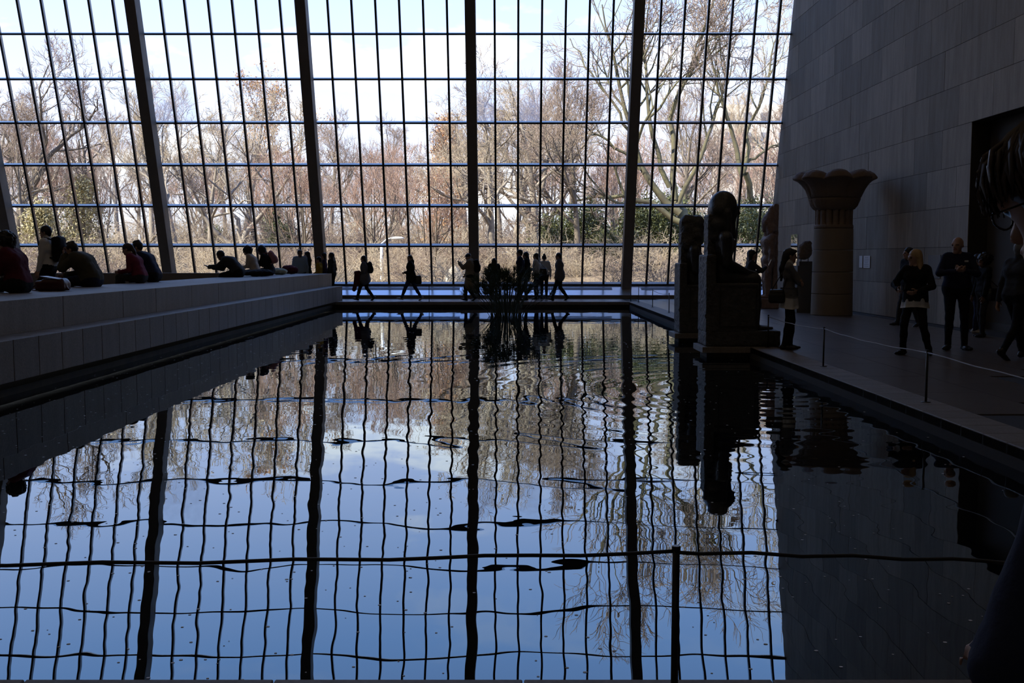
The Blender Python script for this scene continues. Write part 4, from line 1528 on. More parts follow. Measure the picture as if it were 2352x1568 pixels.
def seated_statue(label, loc, s, eroded, back_h):
    """seated king in profile facing +x; statue about 2.66 m at s=1"""
    o = empty('seated_statue', loc, 0, label, 'statue')
    o.scale = (s, s, s)
    rs = 'dark_stone_rough'
    # base under throne and feet
    solid_obj('base', [rbox((0.66, 0, 0.135), (0.64, 0.39, 0.135), 0.02)], [MAT[rs]], 0.025, 0.01, o, rough=(0.006, 0.08), seed=5)
    # throne with side panels and back slab
    th = [rbox((0.50, 0, 0.66), (0.42, 0.385, 0.42), 0.02), rbox((0.10, 0, 0.90), (0.085, 0.385, 0.66), 0.02), rbox((0.17, 0, 0.60), (0.15, 0.36, 0.36), 0.02)]
    thr = solid_obj('throne', th, [MAT[rs]], 0.022, 0.012, o, rough=(0.005, 0.06), seed=6)
    for sy in (-1, 1):
        cbox('panel_border', 0.66, 0.012, 0.03, MAT['dark_stone'], thr, (0.56, sy * 0.388, 1.03))
        cbox('panel_border', 0.66, 0.012, 0.03, MAT['dark_stone'], thr, (0.56, sy * 0.388, 0.34))
        cbox('panel_border', 0.03, 0.012, 0.66, MAT['dark_stone'], thr, (0.25, sy * 0.388, 0.69))
        cbox('panel_border', 0.03, 0.012, 0.66, MAT['dark_stone'], thr, (0.87, sy * 0.388, 0.69))
    solid_obj('back_pillar', [rbox((0.15, 0, 1.55), (0.085, 0.20, 0.70), 0.03), rbox((0.22, 0, 1.75), (0.1, 0.16, 0.35), 0.03)], [MAT[rs]], 0.022, 0.02, o, rough=(0.006, 0.06), seed=7)
    b = []
    # legs
    for sy in (-1, 1):
        y = 0.15 * sy
        b += [cap((0.34, y, 1.16), (0.86, y, 1.13), 0.155, 0.125, k=0.04), cap((0.88, y, 1.12), (0.90, y, 0.72), 0.118, 0.105, k=0.04),
              cap((0.90, y, 0.72), (0.90, y, 0.33), 0.108, 0.08, k=0.04), cap((0.88, y, 0.31), (1.19, y, 0.30), 0.07, 0.04, sq=(vec(0, 0, 1), 0.7), k=0.03)]
        # arms: upper arm down, forearm along the thigh, flat hand on the knee
        b += [cap((0.34, 0.40 * sy, 1.84), (0.36, 0.40 * sy, 1.42), 0.105, 0.085, k=0.05), cap((0.36, 0.39 * sy, 1.42), (0.70, 0.22 * sy, 1.28), 0.085, 0.06, k=0.04),
              cap((0.70, 0.21 * sy, 1.285), (0.88, 0.17 * sy, 1.255), 0.06, 0.045, sq=(vec(0, 0, 1), 0.6), k=0.03)]
    # kilt block, torso
    b += [rbox((0.58, 0, 1.10), (0.30, 0.25, 0.12), 0.08, k=0.04), cap((0.33, -0.14, 1.30), (0.33, 0.14, 1.30), 0.165, k=0.07), cap((0.34, -0.15, 1.50), (0.34, 0.15, 1.50), 0.155, k=0.08),
          cap((0.36, -0.19, 1.72), (0.36, 0.19, 1.72), 0.185, k=0.08), cap((0.33, -0.33, 1.87), (0.33, 0.33, 1.87), 0.10, k=0.06)]
    b += [cap((0.38, 0, 1.9), (0.42, 0, 2.12), 0.12, k=0.04)]
    solid_obj('figure', b, [MAT['dark_stone']], 0.022, 0.04, o)
    # head with striped head cloth
    if not eroded:
        hd = [ell((0.44, 0, 2.32), (0.17, 0.165, 0.235), k=0.03), cap((0.47, 0, 2.22), (0.505, 0, 2.13), 0.12, 0.07, k=0.04), cap((0.605, 0, 2.34), (0.625, 0, 2.27), 0.022, 0.032, k=0.03),
              cap((0.53, 0, 2.08), (0.545, 0, 1.88), 0.04, 0.05, k=0.02)]
        for sy in (-1, 1):
            hd += [ell((0.43, 0.17 * sy, 2.29), (0.04, 0.02, 0.07), k=0.01), ell((0.585, 0.07 * sy, 2.36), (0.03, 0.04, 0.018), k=0.01)]
        solid_obj('head', hd, [MAT['dark_stone']], 0.018, 0.03, o)
        nm = [ell((0.355, 0, 2.36), (0.25, 0.235, 0.30), k=0.04), cap((0.28, -0.10, 2.30), (0.28, 0.10, 2.30), 0.165, k=0.06), cap((0.24, -0.12, 2.05), (0.24, 0.12, 2.05), 0.165, k=0.08), cap((0.22, -0.12, 1.85), (0.22, 0.12, 1.85), 0.15, k=0.08)]
        for sy in (-1, 1):
            nm += [cap((0.38, 0.20 * sy, 2.25), (0.43, 0.19 * sy, 1.80), 0.10, 0.075, sq=(vec(1, 0, 0), 0.75), k=0.04)]
        nm += [cut(ell((0.66, 0, 2.29), (0.15, 0.155, 0.21)))]
        solid_obj('head_cloth', nm, [MAT['dark_stone']], 0.018, 0.03, o)
    else:
        hd = [rbox((0.33, 0, 2.28), (0.26, 0.22, 0.34), 0.13, k=0.05), ell((0.42, 0, 2.32), (0.22, 0.2, 0.27), k=0.06), cap((0.22, -0.12, 1.95), (0.22, 0.12, 1.95), 0.16, k=0.08)]
        for sy in (-1, 1):
            hd += [cap((0.42, 0.18 * sy, 2.25), (0.44, 0.19 * sy, 1.82), 0.10, 0.075, k=0.05)]
        hd += [cut(ell((0.80, 0.0, 2.62), (0.25, 0.4, 0.14))), cut(rbox((0.05, 0.0, 2.74), (0.3, 0.4, 0.10), 0.02, rot=rot_axis((0, 1, 0), -0.28))), cut(ell((0.66, 0, 2.02), (0.1, 0.3, 0.06)))]
        solid_obj('head', hd, [MAT[rs]], 0.02, 0.03, o, rough=(0.014, 0.10), seed=9)
    return o
seated_statue('large black stone seated king statue with head cloth, facing right, beside the pool', (3.28, 17.75, 0.0), 1.0, False, 2.35)
seated_statue('smaller eroded dark stone seated statue with broken head, behind the crowned one', (3.34, 20.83, 0.0), 0.90, True, 2.55)

# standing statue, profile facing left, with back pillar
st = empty('standing_statue', (7.75, 31.0, 0.0), 0, 'tall reddish granite standing statue with back pillar beside the wall end', 'statue')
cbox('base', 0.62, 0.70, 0.30, MAT['red_granite'], st, (-0.05, 0, 0.15), 0.02)
solid_obj('back_pillar', [rbox((0.17, 0, 1.70), (0.07, 0.17, 1.42), 0.02)], [MAT['red_granite']], 0.025, 0.02, st, rough=(0.006, 0.08), seed=3)
b = []
for sy in (-1, 1):
    b += [cap((-0.03, 0.11 * sy, 1.38), (-0.05, 0.11 * sy, 0.85), 0.15, 0.11, k=0.05), cap((-0.05, 0.11 * sy, 0.85), (-0.03, 0.11 * sy, 0.36), 0.11, 0.085, k=0.05), cap((0.0, 0.11 * sy, 0.35), (-0.28, 0.11 * sy, 0.34), 0.06, 0.045, k=0.03),
          cap((0.02, 0.33 * sy, 2.12), (0.0, 0.36 * sy, 1.62), 0.095, 0.08, k=0.05), cap((0.0, 0.36 * sy, 1.62), (-0.04, 0.34 * sy, 1.22), 0.08, 0.06, k=0.04), ell((-0.05, 0.335 * sy, 1.13), (0.07, 0.055, 0.09), k=0.03)]
b += [cap((-0.02, -0.12, 1.45), (-0.02, 0.12, 1.45), 0.18, k=0.07), cap((-0.02, -0.12, 1.72), (-0.02, 0.12, 1.72), 0.165, k=0.08), cap((-0.03, -0.18, 1.98), (-0.03, 0.18, 1.98), 0.19, k=0.08), cap((0.02, -0.30, 2.15), (0.02, 0.30, 2.15), 0.10, k=0.06), cap((0, 0, 2.2), (-0.02, 0, 2.4), 0.13, k=0.05)]
solid_obj('figure', b, [MAT['red_granite']], 0.025, 0.04, st, rough=(0.008, 0.08), seed=4)
hd = [ell((-0.03, 0, 2.55), (0.21, 0.20, 0.25), k=0.05), cap((-0.10, 0, 2.45), (-0.14, 0, 2.36), 0.12, 0.08, k=0.05), cap((0.03, 0, 2.70), (0.09, 0, 2.98), 0.19, 0.10, k=0.08), cap((0.05, -0.14, 2.4), (0.05, 0.14, 2.4), 0.15, k=0.05)]
for sy in (-1, 1):
    hd += [cap((-0.02, 0.17 * sy, 2.45), (-0.06, 0.19 * sy, 2.05), 0.09, 0.07, k=0.05)]
solid_obj('head', hd, [MAT['red_granite']], 0.022, 0.03, st, rough=(0.01, 0.09), seed=8)

# lotus column ----------------------------------------------------
colm = empty('lotus_column', (8.50, 27.2, 0), 0, 'thick sandstone column with flaring papyrus-flower capital against the right wall', 'column')
zs = [0.0, 0.565, 1.14, 1.715, 2.28]
for i in range(4):
    r0, r1 = 0.535 - 0.008 * i, 0.527 - 0.008 * i
    link_mesh('drum', lathe_mesh('drum', [(r0 - 0.012, zs[i] + 0.004), (r0 - 0.002, zs[i] + 0.009), (r0, zs[i] + 0.016), (r0, zs[i] + 0.04), (r1, zs[i + 1] - 0.04), (r1, zs[i + 1] - 0.016), (r1 - 0.002, zs[i + 1] - 0.009), (r1 - 0.012, zs[i + 1] - 0.004)], 40, MAT['drum']), colm)
link_mesh('band', lathe_mesh('band', [(0.49, 2.282), (0.50, 2.30), (0.50, 2.36), (0.485, 2.38)], 40, MAT['sandstone']), colm)
# bundled stems under the capital
for k in range(16):
    a = 2 * math.pi * (k + 0.5) / 16
    tube('stem', [(np.array([[0.405 * math.cos(a), 0.405 * math.sin(a), 2.37], [0.405 * math.cos(a), 0.405 * math.sin(a), 2.6], [0.41 * math.cos(a), 0.41 * math.sin(a), 2.80]]), 0.078)], MAT['sandstone'], colm, 10)
link_mesh('stem_core', lathe_mesh('stem_core', [(0.38, 2.37), (0.40, 2.82)], 24, MAT['sandstone']), colm)
# lower tier of eight sepals
def lobed(name, prof, lobes, phase, seed, broken=None):
    seg = 160
    g = np.random.default_rng(seed)
    V, F = [], []
    ns = len(prof)
    for i, (r, z, amp, rise) in enumerate(prof):
        for k in range(seg):
            a = 2 * math.pi * k / seg
            w = abs(math.cos(lobes / 2 * (a + phase)))
            s = w ** 0.55
            rr = r * (1 - amp * (1 - s))
            zz = z + rise * (s - 0.5)
            rr += 0.008 * math.sin(9 * a + 7 * z) + 0.006 * g.normal()
            if broken and broken[0] < (a % (2 * math.pi)) < broken[1]:
                rr *= broken[2]
            V.append((rr * math.cos(a), rr * math.sin(a), zz))
    for i in range(ns - 1):
        for k in range(seg):
            k2 = (k + 1) % seg
            F.append((i * seg + k, i * seg + k2, (i + 1) * seg + k2, (i + 1) * seg + k))
    F.append(tuple(range(seg - 1, -1, -1)))
    F.append(tuple((ns - 1) * seg + k for k in range(seg)))
    me = mesh_pd(name, V, F, True)
    me.materials.append(MAT['sandstone'])
    return link_mesh(name, me, colm)
lobed('lower_sepals', [(0.47, 2.76, 0.03, 0), (0.53, 2.79, 0.06, 0), (0.60, 2.88, 0.08, 0), (0.64, 3.0, 0.08, 0), (0.665, 3.065, 0.07, 0), (0.60, 3.075, 0.05, 0)], 8, 0.2, 3)
lobed('flower', [(0.60, 3.07, 0.05, 0), (0.665, 3.085, 0.06, 0), (0.70, 3.18, 0.08, 0), (0.76, 3.30, 0.10, 0), (0.85, 3.42, 0.12, 0.02), (0.95, 3.50, 0.14, 0.04), (1.06, 3.545, 0.15, 0.05), (1.07, 3.57, 0.16, 0.07), (1.00, 3.65, 0.17, 0.12), (0.88, 3.70, 0.15, 0.16), (0.72, 3.71, 0.08, 0.12), (0.5, 3.69, 0.03, 0.03)], 8, 0.2, 4)

# stone fragment on pedestal ---------------------------------------
pd = box('pedestal', 7.88, 8.40, 28.3, 28.82, 0.0, 1.30, MAT['pedestal'], None, 0.006)
tag(pd, 'plain dark square pedestal beside the thick column', 'pedestal')
fr = empty('stone_fragment', (8.14, 28.56, 1.30), 0, 'broken carved stone fragment mounted on a block on the dark pedestal', 'sculpture')
cbox('mount_block', 0.37, 0.30, 0.115, MAT['pedestal'], fr, (0, 0, 0.0585), 0.004)
for sx in (-1, 1):
    tube('pin', [(np.array([[0.1 * sx, 0, 0.11], [0.1 * sx, 0, 0.20]]), 0.012)], MAT['post_metal'], fr, 6)
solid_obj('fragment', [ell((0.0, 0, 0.40), (0.19, 0.13, 0.23), k=0.05), rbox((0.06, 0, 0.48), (0.11, 0.11, 0.20), 0.06, k=0.06), rbox((-0.06, 0, 0.30), (0.12, 0.11, 0.12), 0.05, k=0.05), cut(rbox((0.28, 0, 0.45), (0.1, 0.3, 0.4), 0.01, rot=rot_axis((0, 1, 0), -0.06))), cut(rbox((-0.2, 0, 0.66), (0.2, 0.3, 0.1), 0.01, rot=rot_axis((0, 1, 0), -0.9)))],
          [MAT['sandstone']], 0.014, 0.04, fr, rough=(0.008, 0.05), seed=2)

# labels on the wall ------------------------------------------------
def wall_panel(name, label, y0, y1, z0, z1, mat, thick=0.012, lines=0, lm=None):
    o = empty(name, (XW - 0.006, (y0 + y1) / 2, (z0 + z1) / 2), 0, label, 'sign')
    bd = cbox('board', thick, y1 - y0, z1 - z0, MAT[mat], o, (-thick / 2, 0, 0), 0.001)
    for i in range(lines):
        w = (y1 - y0) * (0.7 if i % 3 else 0.55)
        cbox('text_line', 0.001, w, 0.008, MAT[lm], bd, (-thick / 2 - 0.0007, 0.02, (z1 - z0) * (0.36 - 0.72 * i / max(lines - 1, 1))))
wall_panel('wall_label', 'narrow white text label on the wall right of the thick column', 28.42, 28.68, 1.24, 1.57, 'label_white')
wall_panel('wall_label', 'wider white text label on the wall right of the thick column', 27.82, 28.33, 1.24, 1.57, 'label_white', 0.012, 6, 'label_grey')
wall_panel('text_panel', 'large grey wall text panel behind the blond woman', 23.25, 23.93, 1.04, 1.58, 'label_grey', 0.012)
wall_panel('door_sign', 'small pale sign on the dark door in the recess', 0, 0.01, 0, 0.01, 'label_grey') if False else None
pl = link_mesh('mirror_panel', box_mesh('mirror_panel', -0.01, 0, -0.40, 0.40, 0, 1.08), None, (XW - 0.008, 35.35, 1.24), mat=MAT['mirror_panel'])
tag(pl, 'upright glossy panel on the wall end reflecting the window', 'panel')

principled('rope_dark', (0.03, 0.03, 0.03), 0.7)
# rope barriers ------------------------------------------------------
post_me = None
def post(x, y, label, z=0.0):
    o = empty('barrier_post', (x, y, z), 0, label, 'post', 'rope barrier posts')
    pl_ = link_mesh('pole', post_meshes[0], o)
    link_mesh('cap', post_meshes[1], pl_)
    link_mesh('foot', post_meshes[2], o)
    return o
post_meshes = [lathe_mesh('pole', [(0.0125, 0.006), (0.0125, 0.535)], 12, MAT['post_metal']), lathe_mesh('cap', [(0.0125, 0.535), (0.0150, 0.537), (0.0150, 0.548), (0.013, 0.55)], 12, MAT['post_metal']), lathe_mesh('foot', [(0.05, 0.0), (0.05, 0.004), (0.02, 0.008)], 16, MAT['post_metal'])]
def rope(a, b, sag, label):
    a, b = np.array(a, float), np.array(b, float)
    m = (a + b) / 2
    t = np.linspace(0, 1, 16)
    P = a[None] * (1 - t)[:, None] + b[None] * t[:, None]
    P[:, 2] -= sag * 4 * t * (1 - t)
    P[:, 2] += 0.004 * np.sin(t * 23 + a[1])
    o = tube('barrier_rope', [(P - m, 0.0065)], MAT['rope' if a[1] > 5 else 'rope_dark'], None, 6, Vector(m))
    tag(o, label, 'rope', 'barrier ropes')
PX = 4.33
pys = [(6.6, 'barrier post on the right kerb beyond the picture edge'), (10.62, 'nearest barrier post on the right kerb, below the blond woman'), (14.16, 'barrier post on the right kerb in front of the thick column'), (17.25, 'barrier post beside the feet of the crowned statue'), (28.2, 'barrier post just left of the eroded statue'), (31.5, 'barrier post on the right kerb left of the eroded statue, second from it'), (35.0, 'barrier post at the far right corner of the pool')]
for y_, l_ in pys:
    post(PX, y_, l_)
rl_ = ['rope running off the right edge of the picture', 'rope sagging between the posts below the blond woman', 'rope between the posts in front of the thick column', None, 'rope between the two posts left of the eroded statue', 'rope at the far right corner of the pool']
for i in range(6):
    if rl_[i]:
        rope((PX, pys[i][0], 0.525), (PX, pys[i + 1][0], 0.525), 0.035 if i < 3 else 0.05, 'thin grey ' + rl_[i])
post(4.13, 35.57, 'barrier post on the far kerb right of the walking man')
post(-2.88, 35.57, 'thin barrier post on the far kerb left of the man in the cap')
NP = at_depth(1553, 1260, 3.33)
post(NP.x, 3.33, 'nearest dark barrier post standing at the near edge of the pool')
lp = at_depth(-60, 1297, 3.33)
lp2 = at_depth(2420, 1294, 3.33)
rope((lp.x - 0.05, 3.33, lp.z), (NP.x, 3.33, 0.528), 0.005, 'dark rope along the near pool edge left of the nearest post')
rope((NP.x, 3.33, 0.528), (lp2.x, 3.33, lp2.z), -0.003, 'dark rope along the near pool edge right of the nearest post')
post(lp.x - 0.05, 3.33, 'barrier post on the near edge left of the picture', lp.z - 0.525 if lp.z > 0.525 else 0.0)
post(lp2.x, 3.33, 'barrier post on the near edge right of the picture')

# papyrus in the pool --------------------------------------------------
principled('papyrus_green', (0.035, 0.055, 0.02), 0.6, noise=(2, 0.8, (0.06, 0.08, 0.03)))
pap = empty('papyrus', (-0.14, 30.0, -0.6), 0, 'dark clump of papyrus growing in the pool in front of the window', 'plant')
g = np.random.default_rng(5)
stems, rays = [], []
for k in range(120):
    a = g.uniform(0, 6.28)
    rr = math.sqrt(g.uniform(0, 1)) * 0.30
    b0 = vec(rr * math.cos(a) * 1.1, rr * math.sin(a), 0.0)
    Hh = g.uniform(0.95, 1.72)
    sp = (0.10 + 0.75 * g.uniform() * (1.3 - 0.48 * Hh)) * (0.4 + rr / 0.25)
    tip = b0 + vec(math.cos(a) * sp, math.sin(a) * sp, Hh)
    mid = b0 * 0.5 + tip * 0.5 + vec(-math.cos(a) * sp * 0.15, -math.sin(a) * sp * 0.15, 0.08)
    P = np.array([b0, b0 * 0.7 + mid * 0.3 + vec(0, 0, 0.03), mid, tip])
    stems.append((P, np.array([0.011, 0.010, 0.009, 0.006])))
    d0 = nrm(tip - mid)
    for j in range(26):
        q = nrm(d0 * g.uniform(0.5, 1.2) + vec(0, 0, 0.25) + g.normal(0, 0.42, 3))
        L = g.uniform(0.16, 0.34)
        e1 = tip + q * L * 0.55
        e2 = tip + q * L + vec(0, 0, -0.25 * L * (1 - q[2]))
        rays.append((np.array([tip, e1, e2]), np.array([0.005, 0.0045, 0.002])))
so = link_mesh('stems', paths_mesh('stems', stems, 5, MAT['papyrus_green']), pap)
so['kind'] = 'stuff'
uo = link_mesh('leaf_tufts', paths_mesh('leaf_tufts', rays, 3, MAT['papyrus_green']), pap)
uo['kind'] = 'stuff'

# specks floating on the water -----------------------------------------
principled('speck', (0.75, 0.76, 0.78), 0.5)
V, F = [], []
g = np.random.default_rng(8)
n_ = 0
while n_ < 1700:
    y_ = 3.6 + 20 * g.uniform() ** 1.6
    x_ = g.uniform(BX1, KX)
    if abs(x_) > 0.56 * y_:
        continue
    if x_ > 2.4 and g.uniform() < 0.8:
        continue
    r_ = g.uniform(0.0025, 0.0065) * (1 + y_ / 14)
    b_ = len(V)
    for k in range(6):
        a = k * math.pi / 3
        V.append((x_ + r_ * math.cos(a) * 1.2, y_ + r_ * math.sin(a), 0.0015))
    F.append(tuple(range(b_, b_ + 6)))
    n_ += 1
sp_ = link_mesh('floating_specks', mesh_pd('floating_specks', V, F), None, (0, 0, WZ), mat=MAT['speck'])
tag(sp_, 'tiny pale specks floating on the dark pool water', 'specks', kind='stuff')
# ================================================================ people (and what they carry)
PI = math.pi
HALF = PI / 2
def W(px, d):
    return ray(px, 600)[0] * d

def carried(name, label, cat, prims, mats, loc, rotz=0, vox=0.014, k=0.02, parts=(), rough=None):
    o = empty(name, loc, rotz, label, cat)
    bd = solid_obj('body', prims, [MAT[m] for m in mats], vox, k, o, rough=rough)
    for nm, paths, mat in parts:
        tube(nm, paths, MAT[mat], o, 6)
    return o

def backpack(label, person, mat='navy_cloth', sc=1.0, vox=0.016, off=0.0):
    e = root_env[person.name]
    S = e['S']
    bk = -e['fw']
    c = e['Ch'] + bk * (0.20 + off) * S - e['u2'] * 0.02
    rotm = np.stack([e['fw'], e['lat'], e['u2']], 1)
    cs = vec(0, 0, 0)
    pr = [rbox(cs, vec(0.08, 0.14, 0.21) * sc * S, 0.07, 0, rotm), ell(cs + bk * 0.05 * S * sc - e['u2'] * 0.06 * S, vec(0.085, 0.13, 0.15) * sc * S, 0, rotm), ell(cs + e['u2'] * 0.08 * S + bk * 0.02, vec(0.08, 0.12, 0.15) * sc * S, 0, rotm), ell(cs + e['u2'] * 0.21 * sc * S, vec(0.05, 0.03, 0.02), 0, rotm)]
    parts = []
    for s_ in (-1, 1):
        top_ = e['Sh'] + e['lat'] * 0.10 * s_ * S + e['u2'] * 0.075 * S - c
        fr = e['Sh'] + e['lat'] * 0.12 * s_ * S + e['fw'] * 0.10 * S - e['u2'] * 0.03 * S - c
        lo = e['Wst'] + e['lat'] * 0.15 * s_ * S + e['fw'] * 0.02 * S - c
        en = cs - e['u2'] * 0.16 * S + e['lat'] * 0.12 * s_ * S
        parts.append(('strap', [(np.array([cs + e['u2'] * 0.15 * S + e['lat'] * 0.07 * s_ * S, top_, fr, lo, en]), 0.016 * S)], mat))
    M3 = Matrix.Rotation(person.rotation_euler.z, 3, 'Z')
    return carried('backpack', label, 'backpack', pr, [mat], Vector(person.location) + M3 @ Vector(c), person.rotation_euler.z, vox, 0.02, parts)

def held_phone(label, person, pos, tilt=0.6):
    """pos in the person's local metres"""
    M3 = Matrix.Rotation(person.rotation_euler.z, 3, 'Z')
    o = empty('phone', Vector(person.location) + M3 @ Vector(pos), person.rotation_euler.z, label, 'phone')
    a = cbox('case', 0.010, 0.075, 0.15, MAT['phone_black'], o, (0, 0, 0), 0.003)
    cbox('screen', 0.001, 0.066, 0.135, MAT['plastic_clear'], a, (-0.0056, 0, 0))
    a.rotation_euler = (0, tilt, 0)
    return o

def shoulder_bag(label, person, pos, sz, mat='leather_black', strap=True, side=1, vox=0.014):
    e = root_env[person.name]
    M3 = Matrix.Rotation(person.rotation_euler.z, 3, 'Z')
    p = vec(*pos)
    pr = [rbox((0, 0, 0), vec(*sz), 0.04), rbox((0, 0, -sz[2] * 0.25), vec(sz[0] * 1.1, sz[1] * 1.2, sz[2] * 0.7), 0.04), cap((-sz[0] * 0.8, 0, sz[2] * 0.9), (sz[0] * 0.8, 0, sz[2] * 0.9), 0.012)]
    parts = []
    if strap:
        sh = e['Sh'] + e['lat'] * 0.13 * side * e['S'] + e['u2'] * 0.085 * e['S'] - p
        parts = [('strap', [(np.array([[sz[0] * 0.7, 0, sz[2] * 0.9], (sh * 0.5 + vec(0.06, 0.03 * side, 0)).tolist(), sh.tolist(), (sh * 0.5 + vec(-0.07, 0.03 * side, 0)).tolist(), [-sz[0] * 0.7, 0, sz[2] * 0.9]]), 0.009)], mat)]
    return carried('shoulder_bag', label, 'bag', pr, [mat], Vector(person.location) + M3 @ Vector(p), person.rotation_euler.z, vox, 0.025, parts)

# ---- on the right-hand paving -------------------------------------------------
wm = figure('woman in grey sweater and white shirt standing with folded arms beside the crowned statue', (4.56, 16.85, 0), R(-12), 1.655, 0.88, lean=-2, head=(8, 4),
            lf=(0.03, 0.07, 0.075), rf=(-0.06, -0.07, 0.075), lh=(0.20, -0.10, 1.10), rh=(0.22, 0.12, 1.13), lpole=(0.2, 1, -0.5), rpole=(0.2, -1, -0.5), lhd=(0.1, -1, 0.1), rhd=(0.1, 1, 0.1), lhn=(-1, 0, 0), rhn=(-1, 0, 0), curl=0.4,
            top='grey_cloth', bot='black_cloth', hair='fringe_long', hairc='hair_black', collar=X1, extra_mats=['white_cloth'], vox=0.0115)
hem_skirt(wm, 'shirt_hem', 'white_cloth', 0.96, 0.68, (0.135, 0.165), (0.155, 0.185))
hem_skirt(wm, 'sweater_hem', 'grey_cloth', 1.02, 0.86, (0.14, 0.17), (0.15, 0.18), 5, 0.004)
shoulder_bag('dark slouchy shoulder bag on the back of the woman with folded arms', wm, (-0.20, -0.12, 0.88), (0.12, 0.06, 0.11), 'leather_black', True, -1, 0.012)

pw = figure('woman with dark bob holding up a phone behind the crowned statue', (W(1722, 24.0), 24.0, 0), 0, 1.69, 0.95, head=(0, 6), lf=(0.05, 0.09, 0.075), rf=(-0.05, -0.09, 0.075), rh=(0.36, -0.08, 1.30), rpole=(-0.3, -1, -0.6), rhn=(0, 1, 0), lh=(0.30, 0.05, 1.22), lpole=(-0.3, 1, -0.6),
            top='charcoal_cloth', bot='black_cloth', hair='shoulder', vox=0.014)
held_phone('black phone held by the woman behind the crowned statue', pw, (0.46, -0.06, 1.40), 0.4)

bw = figure('blond woman in dark spotted sweater over white shirt holding a phone on the paving', (W(2105, 15.9), 15.9, 0), R(-128), 1.66, 0.98, pelvis=(0, 0, 0.90), lean=0, head=(-48, 6), side=0,
            lf=(-0.06, 0.22, 0.075), rf=(0.06, -0.15, 0.075), lfd=25, rfd=-20, rh=(0.24, -0.20, 1.05), rpole=(-0.8, -0.8, -0.2), lh=(0.22, 0.10, 1.02), lpole=(-0.7, 0.9, -0.1), rhn=(0, 1, 0.2), lhn=(0, -1, 0.2),
            top='black_cloth', bot='black_cloth', hair='shoulder', hairc='hair_blond', vox=0.0115)
hem_skirt(bw, 'shirt_hem', 'white_cloth', 0.94, 0.74, (0.15, 0.18), (0.175, 0.205))
hem_skirt(bw, 'sweater_hem', 'black_cloth', 1.02, 0.83, (0.155, 0.185), (0.165, 0.195), 5, 0.003)
held_phone('phone in the hand of the blond woman', bw, (0.38, -0.18, 1.12), 0.9)

figure('dark-clothed visitor half hidden behind the blond woman near the wall', (W(2090, 22.5), 22.5, 0), R(200), 1.73, 1.0, head=(-20, 0), lf=(-0.18, 0.10, 0.095), rf=(0.22, -0.09, 0.075), lft=20, top='black_cloth', bot='charcoal_cloth', hair='short', vox=0.016)

bm_ = figure('bald man in navy pullover standing with hands together on the paving', (W(2200, 16.8), 16.8, 0), R(-100), 1.84, 1.12, lean=-1, head=(-38, 3), lf=(0.02, 0.13, 0.075), rf=(0.07, -0.12, 0.075), lfd=20, rfd=-30,
             lh=(0.27, 0.04, 1.20), rh=(0.28, -0.09, 1.19), lpole=(-0.4, 1, -0.5), rpole=(-0.4, -1, -0.5), lhd=(0.3, -0.9, 0.2), rhd=(0.3, 0.9, 0.2), lhn=(-0.5, -0.3, 0.8), rhn=(-0.5, 0.3, 0.8), curl=0.8,
             top='navy_cloth', bot='black_cloth', hair='none', vox=0.0115)
tagp = cbox('badge_base', 0.06, 0.004, 0.03, MAT['white_cloth'], bm_, (0.02, 0, 0))
e_ = root_env[bm_.name]
bp_ = e_['Ch'] + vec(0.145, 0.10, 0.08)
tagp.name = 'name_badge'
tagp.location = bp_
tagp.rotation_euler = (0, 0, HALF)

aw = figure('woman with big curly hair and cross-body bag near the dark doorway', (W(2262, 19.5), 19.5, 0), R(190), 1.56, 0.95, head=(10, 0), lf=(0.06, 0.09, 0.075), rf=(-0.06, -0.09, 0.075), lh=(0.12, 0.16, 0.80), top='black_cloth', bot='charcoal_cloth', hair='afro', skin='skin_dark', vox=0.013)
shoulder_bag('dark cross-body bag at the hip of the woman with big curly hair', aw, (-0.10, 0.20, 0.82), (0.14, 0.05, 0.12), 'leather_black', True, -1, 0.013)
figure('visitor facing the curly-haired woman, half hidden beside the doorway', (W(2243, 20.6), 20.6, 0), R(-30), 1.58, 0.95, head=(0, 0), top='black_cloth', bot='denim', hair='ponytail', shoe='shoe_pale', vox=0.015)

figure('grey-haired man in dark jacket striding towards the doorway at the right edge', (W(2338, 15.2), 15.2, 0), R(25), 1.78, 1.08, pelvis=(0, 0, 0.90), lean=4, head=(-15, 4), lf=(0.26, 0.08, 0.075), rf=(-0.34, -0.08, 0.13), rft=35, lh=(-0.05, 0.27, 0.78), rh=(0.18, -0.22, 0.86),
       top='charcoal_cloth', bot='black_cloth', hair='short', hairc='hair_grey', collar=TOP, vox=0.0125)

# ---- the visitor right beside the camera ---------------------------------------
fg = figure('dark-haired person with glasses and blue denim jacket standing close at the right edge', (1.20, 1.69, 0), R(150), 1.78, 1.05, lean=6, lean2=32, head=(-36, 16), lh=(0.345, 0.26, 0.60), rh=(-0.05, -0.28, 0.75), lpole=(-0.5, 1, 0),
            top='denim', bot='black_cloth', hair='short', hairc='hair_brown', vox=0.010, curl=0.7, loose=0.008,
            extra=[lambda e: [cap(e['arms'][0][0], e['arms'][0][1] + nrm(e['arms'][0][1] - e['arms'][0][0]) * 0.05, 0.056, 0.052, TOP, None, 0.02), cap(e['arms'][0][1] + nrm(e['arms'][0][1] - e['arms'][0][0]) * 0.02, e['arms'][0][1] + nrm(e['arms'][0][1] - e['arms'][0][0]) * 0.06, 0.060, 0.058, TOP, None, 0.004)]])
e_ = root_env[fg.name]
S_ = e_['S']
